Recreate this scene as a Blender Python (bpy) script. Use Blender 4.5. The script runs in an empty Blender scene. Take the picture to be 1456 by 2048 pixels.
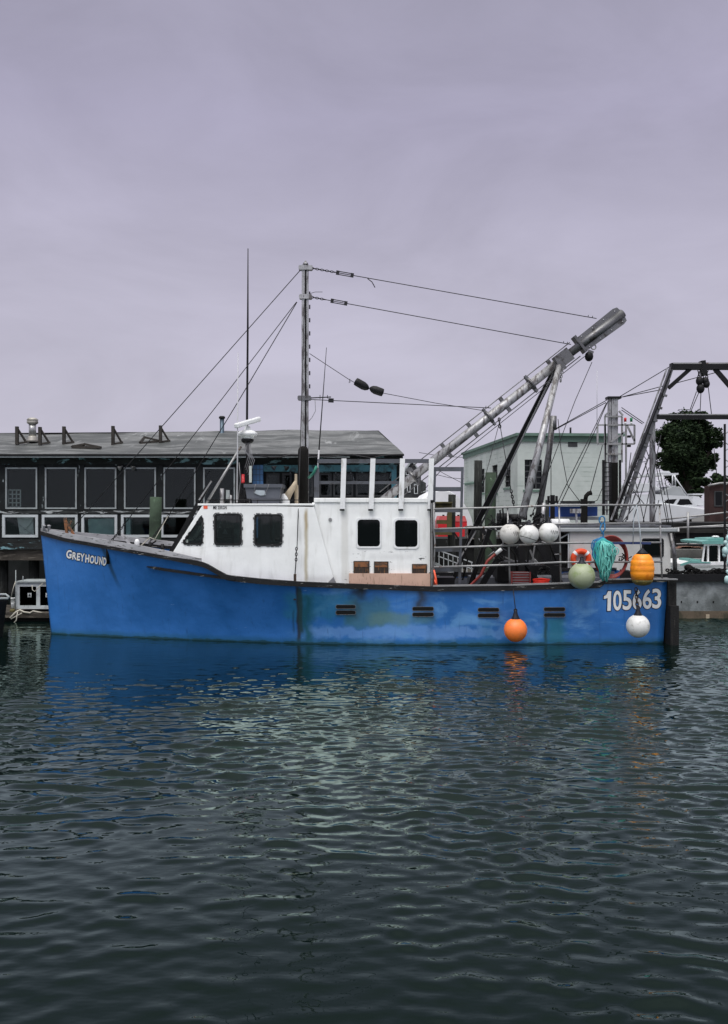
import bpy, bmesh, math, random
import numpy as np
from mathutils import Vector, Matrix, noise as mnoise
from mathutils.geometry import tessellate_polygon
random.seed(7)
R = math.radians
S = bpy.context.scene
F, H = 1800.0, 2.77            # focal length in pixels of the 1456 x 2048 photo; eye height over the water (m)

# ------------------------------------------------------------------ camera
cd = bpy.data.cameras.new('camera'); cam = bpy.data.objects.new('camera', cd)
S.collection.objects.link(cam); S.camera = cam
cam.location = (0, 0, H); cam.rotation_euler = (R(90), 0, 0)
cd.sensor_fit = 'VERTICAL'; cd.sensor_height = 24.0; cd.lens = 24.0 * F / 2048
cd.clip_start = 0.1; cd.clip_end = 3000
S.view_settings.view_transform = 'Standard'; S.view_settings.look = 'None'
S.view_settings.exposure = 0.0; S.view_settings.gamma = 1.0

# ------------------------------------------------------------------ world: overcast sky
W = bpy.data.worlds.new("World"); S.world = W; W.use_nodes = True
nt = W.node_tree; nt.nodes.clear()
def wn(t, **k):
    n = nt.nodes.new(t)
    for a, b in k.items(): setattr(n, a, b)
    return n
out = wn('ShaderNodeOutputWorld'); bgc = wn('ShaderNodeBackground'); bgs = wn('ShaderNodeBackground'); mx = wn('ShaderNodeMixShader')
sky = wn('ShaderNodeTexSky', sky_type='NISHITA'); sky.sun_disc = False
SUN_EL, SUN_ROT = 58, 202
sky.sun_elevation = R(SUN_EL); sky.sun_rotation = R(SUN_ROT); sky.dust_density = 4
bgs.inputs['Strength'].default_value = 0.06
nt.links.new(sky.outputs[0], bgs.inputs[0])
tc = wn('ShaderNodeTexCoord'); sx = wn('ShaderNodeSeparateXYZ'); nt.links.new(tc.outputs['Generated'], sx.inputs[0])
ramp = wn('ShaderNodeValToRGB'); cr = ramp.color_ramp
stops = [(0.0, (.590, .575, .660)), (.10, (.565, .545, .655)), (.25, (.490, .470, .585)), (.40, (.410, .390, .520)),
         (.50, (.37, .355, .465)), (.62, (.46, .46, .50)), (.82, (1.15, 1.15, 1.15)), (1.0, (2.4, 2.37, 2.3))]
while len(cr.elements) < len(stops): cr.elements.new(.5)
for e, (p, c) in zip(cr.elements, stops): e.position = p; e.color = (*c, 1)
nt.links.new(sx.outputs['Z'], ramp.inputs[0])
# broad cloud mottling
mp = wn('ShaderNodeMapping'); mp.inputs['Scale'].default_value = (1.3, 1.3, 3.2); mp.inputs['Rotation'].default_value = (0, R(12), 0)
nt.links.new(tc.outputs['Generated'], mp.inputs[0])
nz = wn('ShaderNodeTexNoise'); nz.inputs['Scale'].default_value = 2.6; nz.inputs['Detail'].default_value = 8; nz.inputs['Roughness'].default_value = .58; nz.inputs['Distortion'].default_value = .4
nt.links.new(mp.outputs[0], nz.inputs['Vector'])
mr = wn('ShaderNodeMapRange'); mr.inputs[1].default_value = .3; mr.inputs[2].default_value = .7; mr.inputs[3].default_value = .90; mr.inputs[4].default_value = 1.11
nt.links.new(nz.outputs['Fac'], mr.inputs[0])
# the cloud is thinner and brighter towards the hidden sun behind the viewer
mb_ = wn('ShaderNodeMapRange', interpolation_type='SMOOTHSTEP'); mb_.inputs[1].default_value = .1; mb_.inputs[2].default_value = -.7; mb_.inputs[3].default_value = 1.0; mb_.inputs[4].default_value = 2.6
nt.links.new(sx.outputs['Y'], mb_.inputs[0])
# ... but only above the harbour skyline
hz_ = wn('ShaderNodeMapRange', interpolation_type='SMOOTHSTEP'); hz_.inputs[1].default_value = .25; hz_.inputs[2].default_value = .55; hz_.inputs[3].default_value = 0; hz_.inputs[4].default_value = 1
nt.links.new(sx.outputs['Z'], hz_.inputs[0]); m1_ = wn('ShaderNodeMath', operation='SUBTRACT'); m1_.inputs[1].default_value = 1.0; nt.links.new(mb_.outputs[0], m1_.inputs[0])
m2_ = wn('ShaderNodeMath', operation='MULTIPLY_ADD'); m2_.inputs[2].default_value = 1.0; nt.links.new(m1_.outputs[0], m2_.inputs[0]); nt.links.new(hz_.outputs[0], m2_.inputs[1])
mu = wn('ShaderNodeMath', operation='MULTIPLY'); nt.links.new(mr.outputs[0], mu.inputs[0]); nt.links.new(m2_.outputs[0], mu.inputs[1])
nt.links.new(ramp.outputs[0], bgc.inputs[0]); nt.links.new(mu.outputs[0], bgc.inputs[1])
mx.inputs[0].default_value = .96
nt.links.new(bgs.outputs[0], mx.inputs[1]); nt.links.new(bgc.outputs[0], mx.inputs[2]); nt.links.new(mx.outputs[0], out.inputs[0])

# ------------------------------------------------------------------ the hazy sun
sd = bpy.data.lights.new('sun', 'SUN'); sd.energy = 1.5; sd.angle = R(35); sd.color = (1, .97, .93)
so = bpy.data.objects.new('sun', sd); S.collection.objects.link(so)
# sun stands behind the viewer, a little to the left
az = R(SUN_ROT); sdir = Vector((math.sin(az) * math.cos(R(SUN_EL)), math.cos(az) * math.cos(R(SUN_EL)), math.sin(R(SUN_EL))))
so.rotation_euler = sdir.to_track_quat('Z', 'Y').to_euler()

# ------------------------------------------------------------------ helpers
C = S.collection
def P(px, py, Y): return Vector(((px - 728) / F * Y, Y, H + (1024 - py) / F * Y))
def X(px, Y): return (px - 728) / F * Y
def Z(py, Y): return H + (1024 - py) / F * Y
ORG = {}
def empty(name, loc, label, cat, group=None):
    o = bpy.data.objects.new(name, None); C.objects.link(o); o.location = loc
    o.empty_display_size = .2
    o['label'] = label; o['category'] = cat
    if group: o['group'] = group
    ORG[o.name] = Vector(loc); return o
def lab(o, label, cat, group=None):
    o['label'] = label; o['category'] = cat
    if group: o['group'] = group
    return o
def link_mesh(name, me, parent=None, origin=None):
    o = bpy.data.objects.new(name, me); C.objects.link(o)
    if parent is not None:
        org = ORG[parent.name]; o.parent = parent; ORG[o.name] = org
    else:
        if origin is None:
            co = [v.co for v in me.vertices]
            origin = Vector((sum(c.x for c in co) / len(co), sum(c.y for c in co) / len(co), min(c.z for c in co)))
        org = Vector(origin); o.location = org; ORG[o.name] = org
    me.transform(Matrix.Translation(-org)); return o
class MB:
    def __init__(s): s.v = []; s.f = []; s.sm = []
    def add(s, vs, fs, smooth=False):
        n = len(s.v); s.v += [tuple(v) for v in vs]; s.f += [tuple(i + n for i in f) for f in fs]; s.sm += [smooth] * len(fs); return s
    def box(s, a, b):
        x0, y0, z0 = a; x1, y1, z1 = b
        if x0 > x1: x0, x1 = x1, x0
        if y0 > y1: y0, y1 = y1, y0
        if z0 > z1: z0, z1 = z1, z0
        return s.add([(x0,y0,z0),(x1,y0,z0),(x1,y1,z0),(x0,y1,z0),(x0,y0,z1),(x1,y0,z1),(x1,y1,z1),(x0,y1,z1)],
                     [(0,3,2,1),(4,5,6,7),(0,1,5,4),(1,2,6,5),(2,3,7,6),(3,0,4,7)])
    def pbox(s, px0, py0, px1, py1, Y0, Y1):            # box whose near face spans these photo pixels at depth Y0
        return s.box((X(px0, Y0), Y0, Z(py1, Y0)), (X(px1, Y0), Y1, Z(py0, Y0)))
    def tube(s, pts, r, n=8, cap=True, smooth=True):
        pts = [Vector(p) for p in pts]; k = len(pts)
        rs = r if isinstance(r, (list, tuple)) else [r] * k
        vs = []; up = None
        for i, p in enumerate(pts):
            d = (pts[min(i + 1, k - 1)] - pts[max(i - 1, 0)]).normalized()
            if up is None: up = Vector((0, 0, 1)) if abs(d.z) < .9 else Vector((0, 1, 0))
            a = d.cross(up)
            if a.length < 1e-4: a = d.cross(Vector((1, 0, 0)))
            a.normalize(); b = a.cross(d).normalized(); up = b
            vs += [p + (a * math.cos(2*math.pi*j/n) + b * math.sin(2*math.pi*j/n)) * rs[i] for j in range(n)]
        fs = [(i*n+j, i*n+(j+1)%n, (i+1)*n+(j+1)%n, (i+1)*n+j) for i in range(k-1) for j in range(n)]
        s.add(vs, fs, smooth)
        if cap: s.add([vs[j] for j in range(n)], [tuple(range(n))[::-1]]); s.add([vs[(k-1)*n+j] for j in range(n)], [tuple(range(n))])
        return s
    def bar(s, a, b, w, h, up=(0, 1, 0)):               # rectangular bar: w across, h along up
        a = Vector(a); b = Vector(b); d = (b - a).normalized(); u = Vector(up); c = d.cross(u).normalized(); u = c.cross(d).normalized()
        vs = [p + c * (w/2*i) + u * (h/2*j) for p in (a, b) for i, j in ((-1,-1),(1,-1),(1,1),(-1,1))]
        return s.add(vs, [(3,2,1,0),(4,5,6,7),(0,1,5,4),(1,2,6,5),(2,3,7,6),(3,0,4,7)])
    def lathe(s, base, prof, n=16, axis=(0, 0, 1), sx=1.0):
        ax = Vector(axis).normalized(); q = ax.to_track_quat('Z', 'Y').to_matrix(); base = Vector(base); vs = []
        for r, z in prof: vs += [base + q @ Vector((r*math.cos(2*math.pi*j/n)*sx, r*math.sin(2*math.pi*j/n), z)) for j in range(n)]
        k = len(prof)
        s.add(vs, [(i*n+j, i*n+(j+1)%n, (i+1)*n+(j+1)%n, (i+1)*n+j) for i in range(k-1) for j in range(n)], True)
        if prof[0][0] > 1e-4: s.add(vs[:n], [tuple(range(n))[::-1]])
        if prof[-1][0] > 1e-4: s.add(vs[-n:], [tuple(range(n))])
        return s
    def sphere(s, c, r, n=24, m=14, sz=1.0):
        return s.lathe(c, [(max(r*math.sin(math.pi*i/m), 1e-5), -r*sz*math.cos(math.pi*i/m)) for i in range(m+1)], n)
    def torus(s, c, R_, r, n=40, m=8, axis='y', sx=1, sz=1, a0=0, a1=2*math.pi):
        c = Vector(c); pts = []
        for i in range(n+1):
            a = a0 + (a1-a0)*i/n
            if axis == 'y': pts.append(c + Vector((R_*math.cos(a)*sx, 0, R_*math.sin(a)*sz)))
            else: pts.append(c + Vector((R_*math.cos(a)*sx, R_*math.sin(a)*sz, 0)))
        return s.tube(pts, r, m, cap=False)
    def prism(s, loops, Y0, Y1):                        # loops of (x,z): outer then holes, thickness along Y
        lv = [[Vector((x, z, 0)) for x, z in l] for l in loops]
        tri = tessellate_polygon(lv); flat = [p for l in lv for p in l]; n = len(flat)
        vs = [(p.x, Y0, p.y) for p in flat] + [(p.x, Y1, p.y) for p in flat]; fs = []
        for t in tri:
            fs.append(tuple(t)); fs.append(tuple(i + n for i in reversed(t)))
        o = 0
        for l in lv:
            k = len(l)
            fs += [(o+i, o+(i+1)%k, n+o+(i+1)%k, n+o+i) for i in range(k)]; o += k
        return s.add(vs, fs)
    def build(s, name, mat, parent=None, origin=None, bevel=0):
        me = bpy.data.meshes.new(name); me.from_pydata(s.v, [], s.f)
        me.polygons.foreach_set('use_smooth', s.sm)
        bm = bmesh.new(); bm.from_mesh(me); bmesh.ops.remove_doubles(bm, verts=bm.verts, dist=1e-5)
        bmesh.ops.recalc_face_normals(bm, faces=bm.faces); bm.to_mesh(me); bm.free()
        me.materials.append(mat); o = link_mesh(name, me, parent, origin)
        if bevel:
            b = o.modifiers.new('bevel', 'BEVEL'); b.width = bevel; b.segments = 2; b.limit_method = 'ANGLE'; b.harden_normals = False
        return o
def rrect(x0, z0, x1, z1, r, n=5):
    p = []
    for cx, cz, a in ((x1-r, z1-r, 0), (x0+r, z1-r, 90), (x0+r, z0+r, 180), (x1-r, z0+r, 270)):
        p += [(cx + r*math.cos(R(a + 90*i/n)), cz + r*math.sin(R(a + 90*i/n))) for i in range(n+1)]
    return p
def rpx(px0, py0, px1, py1, Y, r): return rrect(X(px0, Y), Z(py1, Y), X(px1, Y), Z(py0, Y), r)
def grow(loop, d):                                     # push a convex loop outward
    cx = sum(p[0] for p in loop)/len(loop); cz = sum(p[1] for p in loop)/len(loop)
    xs = [p[0] for p in loop]; zs = [p[1] for p in loop]; w = (max(xs)-min(xs))/2; h = (max(zs)-min(zs))/2
    return [(cx+(x-cx)*(1+d/w), cz+(z-cz)*(1+d/h)) for x, z in loop]
def ppoly(pts, Y): return [(X(a, Y), Z(b, Y)) for a, b in pts]
def interp(t, x):
    if x <= t[0][0]: return t[0][1]
    for (a, b), (c, d) in zip(t, t[1:]):
        if x <= c: return b + (d-b)*(x-a)/(c-a)
    return t[-1][1]

# ------------------------------------------------------------------ materials
M = {}
def node(t, ty, **k):
    n = t.nodes.new(ty)
    for a, b in k.items(): setattr(n, a, b)
    return n
def rgba(c): return (c[0], c[1], c[2], 1)
def mixc(t, fac, a, b, mode='MIX'):
    n = node(t, 'ShaderNodeMix', data_type='RGBA', blend_type=mode)
    for k, v in ((0, fac), (6, a), (7, b)):
        if isinstance(v, bpy.types.NodeSocket): t.links.new(v, n.inputs[k])
        else: n.inputs[k].default_value = v if k == 0 else rgba(v)
    return n.outputs[2]
def mathn(t, op, a, b=None, clamp=False):
    n = node(t, 'ShaderNodeMath', operation=op, use_clamp=clamp)
    for k, v in ((0, a), (1, b)):
        if v is None: continue
        if isinstance(v, bpy.types.NodeSocket): t.links.new(v, n.inputs[k])
        else: n.inputs[k].default_value = v
    return n.outputs[0]
def noise_fac(t, vec, scale, lo, hi, detail=6, rough=.6, stretch=None, dist=0):
    if stretch:
        m = node(t, 'ShaderNodeMapping'); m.inputs['Scale'].default_value = stretch; t.links.new(vec, m.inputs[0]); vec = m.outputs[0]
    n = node(t, 'ShaderNodeTexNoise'); n.inputs['Scale'].default_value = scale; n.inputs['Detail'].default_value = detail
    n.inputs['Roughness'].default_value = rough; n.inputs['Distortion'].default_value = dist
    t.links.new(vec, n.inputs['Vector'])
    r = node(t, 'ShaderNodeMapRange', interpolation_type='SMOOTHSTEP'); r.inputs[1].default_value = lo; r.inputs[2].default_value = hi
    t.links.new(n.outputs['Fac'], r.inputs[0]); return r.outputs[0], n.outputs['Fac']
def mat(name, col, rough=.6, metal=0, var=.25, dirt=None, dscale=3.0, dlo=.5, dhi=.68, stretch=(1, 1, 1), bump=.15, bscale=30, flake=None, fscale=6, flo=.58, fhi=.61, fstretch=(1,1,1), coat=0):
    m = bpy.data.materials.new(name); m.use_nodes = True; t = m.node_tree; b = t.nodes['Principled BSDF']
    g = node(t, 'ShaderNodeNewGeometry').outputs['Position']
    _, f1 = noise_fac(t, g, 2.3, 0, 1)
    dark = tuple(c*(1-var) for c in col); lite = tuple(min(1, c*(1+var*.6)) for c in col)
    r1 = node(t, 'ShaderNodeMapRange'); r1.inputs[1].default_value = .3; r1.inputs[2].default_value = .7; t.links.new(f1, r1.inputs[0])
    c = mixc(t, r1.outputs[0], dark, lite)
    if dirt:
        f, _ = noise_fac(t, g, dscale, dlo, dhi, stretch=stretch, dist=.3); c = mixc(t, f, c, dirt)
    if flake:
        f, _ = noise_fac(t, g, fscale, flo, fhi, detail=9, rough=.65, stretch=fstretch, dist=.5); c = mixc(t, f, c, flake)
    t.links.new(c, b.inputs['Base Color']); b.inputs['Roughness'].default_value = rough; b.inputs['Metallic'].default_value = metal
    if max(col) < .06: b.inputs['Specular IOR Level'].default_value = .22
    b.inputs['Coat Weight'].default_value = coat; b.inputs['Coat Roughness'].default_value = .15
    if bump:
        n = node(t, 'ShaderNodeTexNoise'); n.inputs['Scale'].default_value = bscale; n.inputs['Detail'].default_value = 4; t.links.new(g, n.inputs['Vector'])
        bp = node(t, 'ShaderNodeBump'); bp.inputs['Strength'].default_value = bump; bp.inputs['Distance'].default_value = .02
        t.links.new(n.outputs['Fac'], bp.inputs['Height']); t.links.new(bp.outputs[0], b.inputs['Normal'])
    M[name] = m; return m
def window_mask(t, pos, x0, x1, z0, z1, sx_, sz_, wob=.0):
    s = node(t, 'ShaderNodeSeparateXYZ'); t.links.new(pos, s.inputs[0]); x, z = s.outputs['X'], s.outputs['Z']
    if wob:
        n = node(t, 'ShaderNodeTexNoise'); n.inputs['Scale'].default_value = 3.5; n.inputs['Detail'].default_value = 5; t.links.new(pos, n.inputs['Vector'])
        w = mathn(t, 'MULTIPLY', mathn(t, 'SUBTRACT', n.outputs['Fac'], .5), wob); x = mathn(t, 'ADD', x, w); z = mathn(t, 'ADD', z, w)
    o = None
    for v, a, b, s_ in ((x, x0, x1, sx_), (z, z0, z1, sz_)):
        for e, sg in ((a, 1), (b, -1)):
            r = node(t, 'ShaderNodeMapRange', interpolation_type='SMOOTHSTEP'); r.inputs[1].default_value = e - sg*s_; r.inputs[2].default_value = e + sg*s_
            t.links.new(v, r.inputs[0]); o = r.outputs[0] if o is None else mathn(t, 'MULTIPLY', o, r.outputs[0])
    return o
# blue hull paint with scuffs, patches of overpaint, rust runs below the fittings and weed at the waterline
YN = 18.75
def hullpaint():
    m = bpy.data.materials.new('hull_blue'); m.use_nodes = True; t = m.node_tree; b = t.nodes['Principled BSDF']
    g = node(t, 'ShaderNodeNewGeometry').outputs['Position']
    f, _ = noise_fac(t, g, .9, .35, .65, detail=4); c = mixc(t, f, (.016, .118, .365), (.030, .160, .475))
    f, _ = noise_fac(t, g, 1.3, .48, .68, detail=7, stretch=(.7, 1, 1.6), dist=.6)
    mk = window_mask(t, g, X(600, YN), X(1250, YN), -.5, 1.4, .5, .3); c = mixc(t, mathn(t, 'MULTIPLY', mathn(t, 'MULTIPLY', f, mk), .9), c, (.10, .27, .54))
    # broad paler band low on the side, lower edge of the green-grey wash
    mk = window_mask(t, g, X(612, YN), X(1075, YN), Z(1276, YN), Z(1252, YN), .15, .05, wob=.5); c = mixc(t, mathn(t, 'MULTIPLY', mk, .65), c, (.12, .27, .57))
    for a, z0, z1, wd, st, col in ((640, 1240, 1185, 70, .5, (.02, .15, .26)), (735, 1252, 1200, 45, .6, (.045, .15, .21)), (780, 1250, 1225, 40, .55, (.10, .20, .20)),
                       (845, 1248, 1228, 22, .6, (.05, .15, .20)), (612, 1290, 1190, 10, .7, (.01, .09, .13)), (1112, 1290, 1236, 20, .6, (.012, .13, .18)), (720, 1198, 1172, 15, .95, (.018, .022, .03)), (712, 1236, 1200, 5, .6, (.03, .05, .06)), (742, 1210, 1186, 30, .35, (.02, .10, .22)), (1031, 1170, 1186, 20, .3, (.02, .10, .2)),
                       (842, 1212, 1178, 8.5, .95, (.03, .035, .045)), (862, 1280, 1180, 2.5, .35, (.02, .08, .2)), (998, 1290, 1180, 1.2, .5, (.01, .07, .2)), (1018, 1290, 1180, 1.2, .4, (.01, .07, .2)), (700, 1244, 1230, 8, .5, (.02, .10, .16)), (975, 1290, 1236, 14, .25, (.02, .13, .22)), (1300, 1280, 1230, 20, .2, (.01, .08, .25))):
        mk = window_mask(t, g, X(a-wd, YN), X(a+wd, YN), Z(z0, YN), Z(z1, YN), .12, .07, wob=.35)
        c = mixc(t, mathn(t, 'MULTIPLY', mk, min(.97, st*1.35)), c, col)
    for a, z0, z1, wd, col in ((596, 1298, 1170, 3.2, (.022, .020, .016)), (601, 1270, 1172, 4.0, (.02, .05, .05)), (1093, 1292, 1236, 3, (.01, .05, .06)), (586, 1268, 1222, 1.3, (.01, .05, .10))):
        mk = window_mask(t, g, X(a-wd, YN), X(a+wd, YN), Z(z0, YN), Z(z1, YN), .03, .07, wob=.08); c = mixc(t, mathn(t, 'MULTIPLY', mk, .88), c, col)
    # bow chain run, slanting aft
    s = node(t, 'ShaderNodeSeparateXYZ'); t.links.new(g, s.inputs[0])
    yb = 19.5; x0, z0_, x1, z1_ = X(217, yb), Z(1128, yb), X(234, yb), Z(1176, yb)
    xl = mathn(t, 'ADD', mathn(t, 'MULTIPLY', mathn(t, 'SUBTRACT', z0_, s.outputs['Z']), (x1-x0)/(z0_-z1_)), x0)
    d = mathn(t, 'ABSOLUTE', mathn(t, 'SUBTRACT', s.outputs['X'], xl))
    r = node(t, 'ShaderNodeMapRange', interpolation_type='SMOOTHSTEP'); r.inputs[1].default_value = .075; r.inputs[2].default_value = .015; t.links.new(d, r.inputs[0])
    r2 = node(t, 'ShaderNodeMapRange', interpolation_type='SMOOTHSTEP'); r2.inputs[1].default_value = z1_-.1; r2.inputs[2].default_value = z1_+.35; t.links.new(s.outputs['Z'], r2.inputs[0])
    c = mixc(t, mathn(t, 'MULTIPLY', mathn(t, 'MULTIPLY', r.outputs[0], r2.outputs[0]), .75), c, (.012, .05, .10))
    # vertical faint runs and scratches
    f, _ = noise_fac(t, g, 5, .55, .8, detail=6, stretch=(3, 3, .25)); c = mixc(t, mathn(t, 'MULTIPLY', f, .6), c, (.012, .07, .20))
    f, _ = noise_fac(t, g, 9, .70, .73, detail=8, stretch=(.5, 1, 3.0)); c = mixc(t, mathn(t, 'MULTIPLY', f, .5), c, (.20, .36, .62))
    # waterline growth
    n = node(t, 'ShaderNodeTexNoise'); n.inputs['Scale'].default_value = 5; n.inputs['Detail'].default_value = 7; t.links.new(g, n.inputs['Vector'])
    zz = mathn(t, 'ADD', s.outputs['Z'], mathn(t, 'MULTIPLY', mathn(t, 'SUBTRACT', n.outputs['Fac'], .5), .12))
    r = node(t, 'ShaderNodeMapRange', interpolation_type='SMOOTHSTEP'); r.inputs[1].default_value = .045; r.inputs[2].default_value = .02; t.links.new(zz, r.inputs[0])
    c = mixc(t, r.outputs[0], c, (.01, .02, .022))
    r = node(t, 'ShaderNodeMapRange', interpolation_type='SMOOTHSTEP'); r.inputs[1].default_value = .17; r.inputs[2].default_value = .03; t.links.new(zz, r.inputs[0])
    c = mixc(t, mathn(t, 'MULTIPLY', r.outputs[0], .55), c, (.015, .10, .16))
    t.links.new(c, b.inputs['Base Color']); b.inputs['Roughness'].default_value = .42
    n2 = node(t, 'ShaderNodeTexNoise'); n2.inputs['Scale'].default_value = 1.6; n2.inputs['Detail'].default_value = 5; t.links.new(g, n2.inputs['Vector'])
    bp = node(t, 'ShaderNodeBump'); bp.inputs['Strength'].default_value = .45; bp.inputs['Distance'].default_value = .06; t.links.new(n2.outputs['Fac'], bp.inputs['Height']); t.links.new(bp.outputs[0], b.inputs['Normal'])
    M['hull_blue'] = m
hullpaint()
def cabinpaint():
    m = bpy.data.materials.new('cabin_white'); m.use_nodes = True; t = m.node_tree; b = t.nodes['Principled BSDF']
    g = node(t, 'ShaderNodeNewGeometry').outputs['Position']
    f, _ = noise_fac(t, g, 1.6, .3, .7); c = mixc(t, f, (.76, .77, .755), (.86, .87, .855))
    f, _ = noise_fac(t, g, 4, .52, .75, detail=6, stretch=(2, 2, .3)); c = mixc(t, mathn(t, 'MULTIPLY', f, .35), c, (.42, .42, .38))
    for a, z0, z1, wd, st, col in ((611, 1165, 1020, 3.2, .75, (.34, .28, .15)), (689, 1166, 1020, 7, .35, (.42, .40, .34)), (611, 1060, 1022, 1.5, .6, (.30, .17, .03)), (640, 1166, 1155, 30, .3, (.3, .3, .28)), (783, 1118, 1113, 45, .35, (.3, .3, .3))):
        mk = window_mask(t, g, X(a-wd, YN), X(a+wd, YN), Z(z0, YN), Z(z1, YN), .035, .08, wob=.05); c = mixc(t, mathn(t, 'MULTIPLY', mk, st), c, col)
    mk = window_mask(t, g, X(690, YN), X(870, YN), Z(1180, YN), Z(1105, YN), .1, .1); f, _ = noise_fac(t, g, 8, .63, .66, detail=8, stretch=(.6, 1, 2.4)); c = mixc(t, mathn(t, 'MULTIPLY', f, mk), c, (.06, .06, .06))
    f, _ = noise_fac(t, g, 14, .72, .74, detail=8); c = mixc(t, mathn(t, 'MULTIPLY', f, .7), c, (.12, .11, .10))
    t.links.new(c, b.inputs['Base Color']); b.inputs['Roughness'].default_value = .5
    n2 = node(t, 'ShaderNodeTexNoise'); n2.inputs['Scale'].default_value = 3; n2.inputs['Detail'].default_value = 6; t.links.new(g, n2.inputs['Vector'])
    bp = node(t, 'ShaderNodeBump'); bp.inputs['Strength'].default_value = .25; bp.inputs['Distance'].default_value = .03; t.links.new(n2.outputs['Fac'], bp.inputs['Height']); t.links.new(bp.outputs[0], b.inputs['Normal'])
    M['cabin_white'] = m
cabinpaint()
mat('guard_black', (.012, .012, .013), .55, var=.4, flake=(.22, .22, .21), fscale=9, flo=.60, fhi=.66, fstretch=(.5, 1, 2.5), bump=.4)
mat('port_rim', (.10, .12, .14), .7, dirt=(.10, .05, .02), dscale=12)
mat('guard_tar', (.008, .008, .009), .5, var=.4, bump=.4)
mat('toe_rail', (.34, .34, .355), .6, dirt=(.12, .12, .12), dscale=9, dlo=.56, dhi=.64, stretch=(.5, 1, 2))
mat('deck_grey', (.15, .155, .16), .7, dirt=(.03, .03, .03))
mat('white_paint', (.74, .75, .75), .45, var=.12, dirt=(.40, .39, .36), dscale=4, stretch=(2, 2, .5), dlo=.55, dhi=.75)
mat('grey_paint', (.075, .08, .095), .5, var=.2, dirt=(.03, .03, .03))
mat('aluminium', (.36, .36, .37), .45, metal=.45, var=.3, dirt=(.12, .11, .11), dscale=6, dlo=.48, dhi=.62, flake=(.14, .07, .035), fscale=11, flo=.68, fhi=.72, stretch=(2, 2, .5))
mat('alu_dark', (.16, .16, .165), .4, metal=.7, var=.3, dirt=(.05, .045, .04), dscale=5)
mat('galv', (.30, .30, .30), .45, metal=.5, var=.3, dirt=(.10, .06, .04), dscale=9, dlo=.58, dhi=.7)
mat('black_iron', (.012, .012, .013), .5, metal=.3, var=.4, bump=.3)
mat('soot_black', (.006, .0055, .005), .85, var=.3, bump=.4)
mat('wire', (.03, .03, .032), .5, metal=.5, var=.2, bump=0)
mat('wire_light', (.22, .22, .23), .5, metal=.4, var=.2, bump=0)
mat('whip_white', (.45, .45, .47), .5, var=.1, bump=0)
mat('rope_pale', (.42, .40, .34), .8, bscale=200)
mat('rope_teal', (.035, .34, .33), .75, var=.35, bscale=220)
mat('rope_mint', (.15, .52, .46), .75, var=.25, bscale=220)
mat('rope_blue', (.02, .16, .34), .75, var=.35, bscale=220)
mat('rope_green', (.03, .20, .14), .8, bscale=200)
mat('hose_red', (.24, .030, .022), .45, var=.3)
mat('buoy_white', (.66, .66, .64), .45, var=.10, dirt=(.38, .38, .35), dscale=7, dlo=.5, dhi=.72, bump=.15, flake=(.20, .20, .19), fscale=18, flo=.66, fhi=.70)
mat('buoy_dusty', (.52, .51, .48), .55, var=.15, dirt=(.30, .29, .27), dscale=7, dlo=.48, dhi=.72, bump=.15, flake=(.14, .13, .12), fscale=16, flo=.64, fhi=.70)
mat('buoy_green', (.30, .34, .22), .5, var=.12, dirt=(.20, .26, .10), dscale=6, dlo=.46, dhi=.7, bump=.15, flake=(.12, .13, .08), fscale=18, flo=.66, fhi=.7)
mat('buoy_orange', (.86, .20, .035), .45, var=.10, dirt=(.55, .17, .06), dscale=6, dlo=.5, dhi=.72, bump=.15, flake=(.30, .12, .05), fscale=20, flo=.68, fhi=.72)
mat('buoy_amber', (.90, .30, .012), .42, var=.10, dirt=(.72, .20, .01), dscale=4, bump=.1)
mat('buoy_foul', (.10, .085, .02), .7, dirt=(.30, .20, .02), dscale=8)
mat('buoy_cap', (.012, .013, .02), .5, bump=.1)
mat('ring_orange', (.72, .07, .012), .5, var=.15)
mat('crate_red', (.22, .022, .018), .6, dirt=(.10, .03, .02), dscale=8)
mat('rope_red', (.85, .035, .015), .7, var=.25, bscale=160)
mat('plywood', (.56, .37, .28), .7, var=.15, dirt=(.24, .15, .10), dscale=9, dlo=.55, dhi=.7, stretch=(3, 1, .5))
mat('rust_brown', (.24, .095, .035), .8, var=.4, dirt=(.05, .035, .025), dscale=7, dlo=.45, dhi=.6)
mat('rust_dark', (.045, .035, .03), .8, var=.5, dirt=(.14, .07, .03), dscale=9, dlo=.55, dhi=.65, stretch=(4, 1, .5))
mat('tote_grey', (.075, .082, .10), .5, var=.15, dirt=(.16, .17, .19), dscale=5, dlo=.6, dhi=.8)
mat('tarp_pale', (.30, .34, .37), .5, var=.3)
mat('cloth_tan', (.36, .30, .22), .9, var=.35)
mat('red_plastic', (.50, .015, .02), .4)
mat('green_plastic', (.01, .16, .06), .4)
mat('text_white', (.80, .80, .79), .5, var=.06, flake=(.05, .14, .36), fscale=16, flo=.70, fhi=.72)
mat('text_black', (.008, .010, .016), .5, var=.05, bump=0)
mat('sticker_orange', (.85, .12, .05), .5, var=.1)
mat('post_wood', (.045, .042, .035), .85, var=.5, dirt=(.02, .02, .016), dscale=8, stretch=(4, 4, .4), bump=.6)
mat('stern_wood', (.013, .013, .013), .8, var=.5, dirt=(.06, .055, .05), dscale=6, dlo=.56, dhi=.72, stretch=(5, 5, .3), bump=.6)
mat('pile_green', (.035, .060, .035), .85, var=.5, dirt=(.10, .16, .10), dscale=6, dlo=.6, dhi=.7, bump=.7)
mat('pile_dark', (.022, .024, .022), .85, var=.5, dirt=(.05, .055, .05), dscale=5, stretch=(4, 4, .4), bump=.7)
mat('shed_wall', (.010, .012, .013), .8, var=.5, flake=(.26, .30, .31), fscale=2.6, flo=.635, fhi=.655, fstretch=(2.2, 1, .9), bump=.5)
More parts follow.
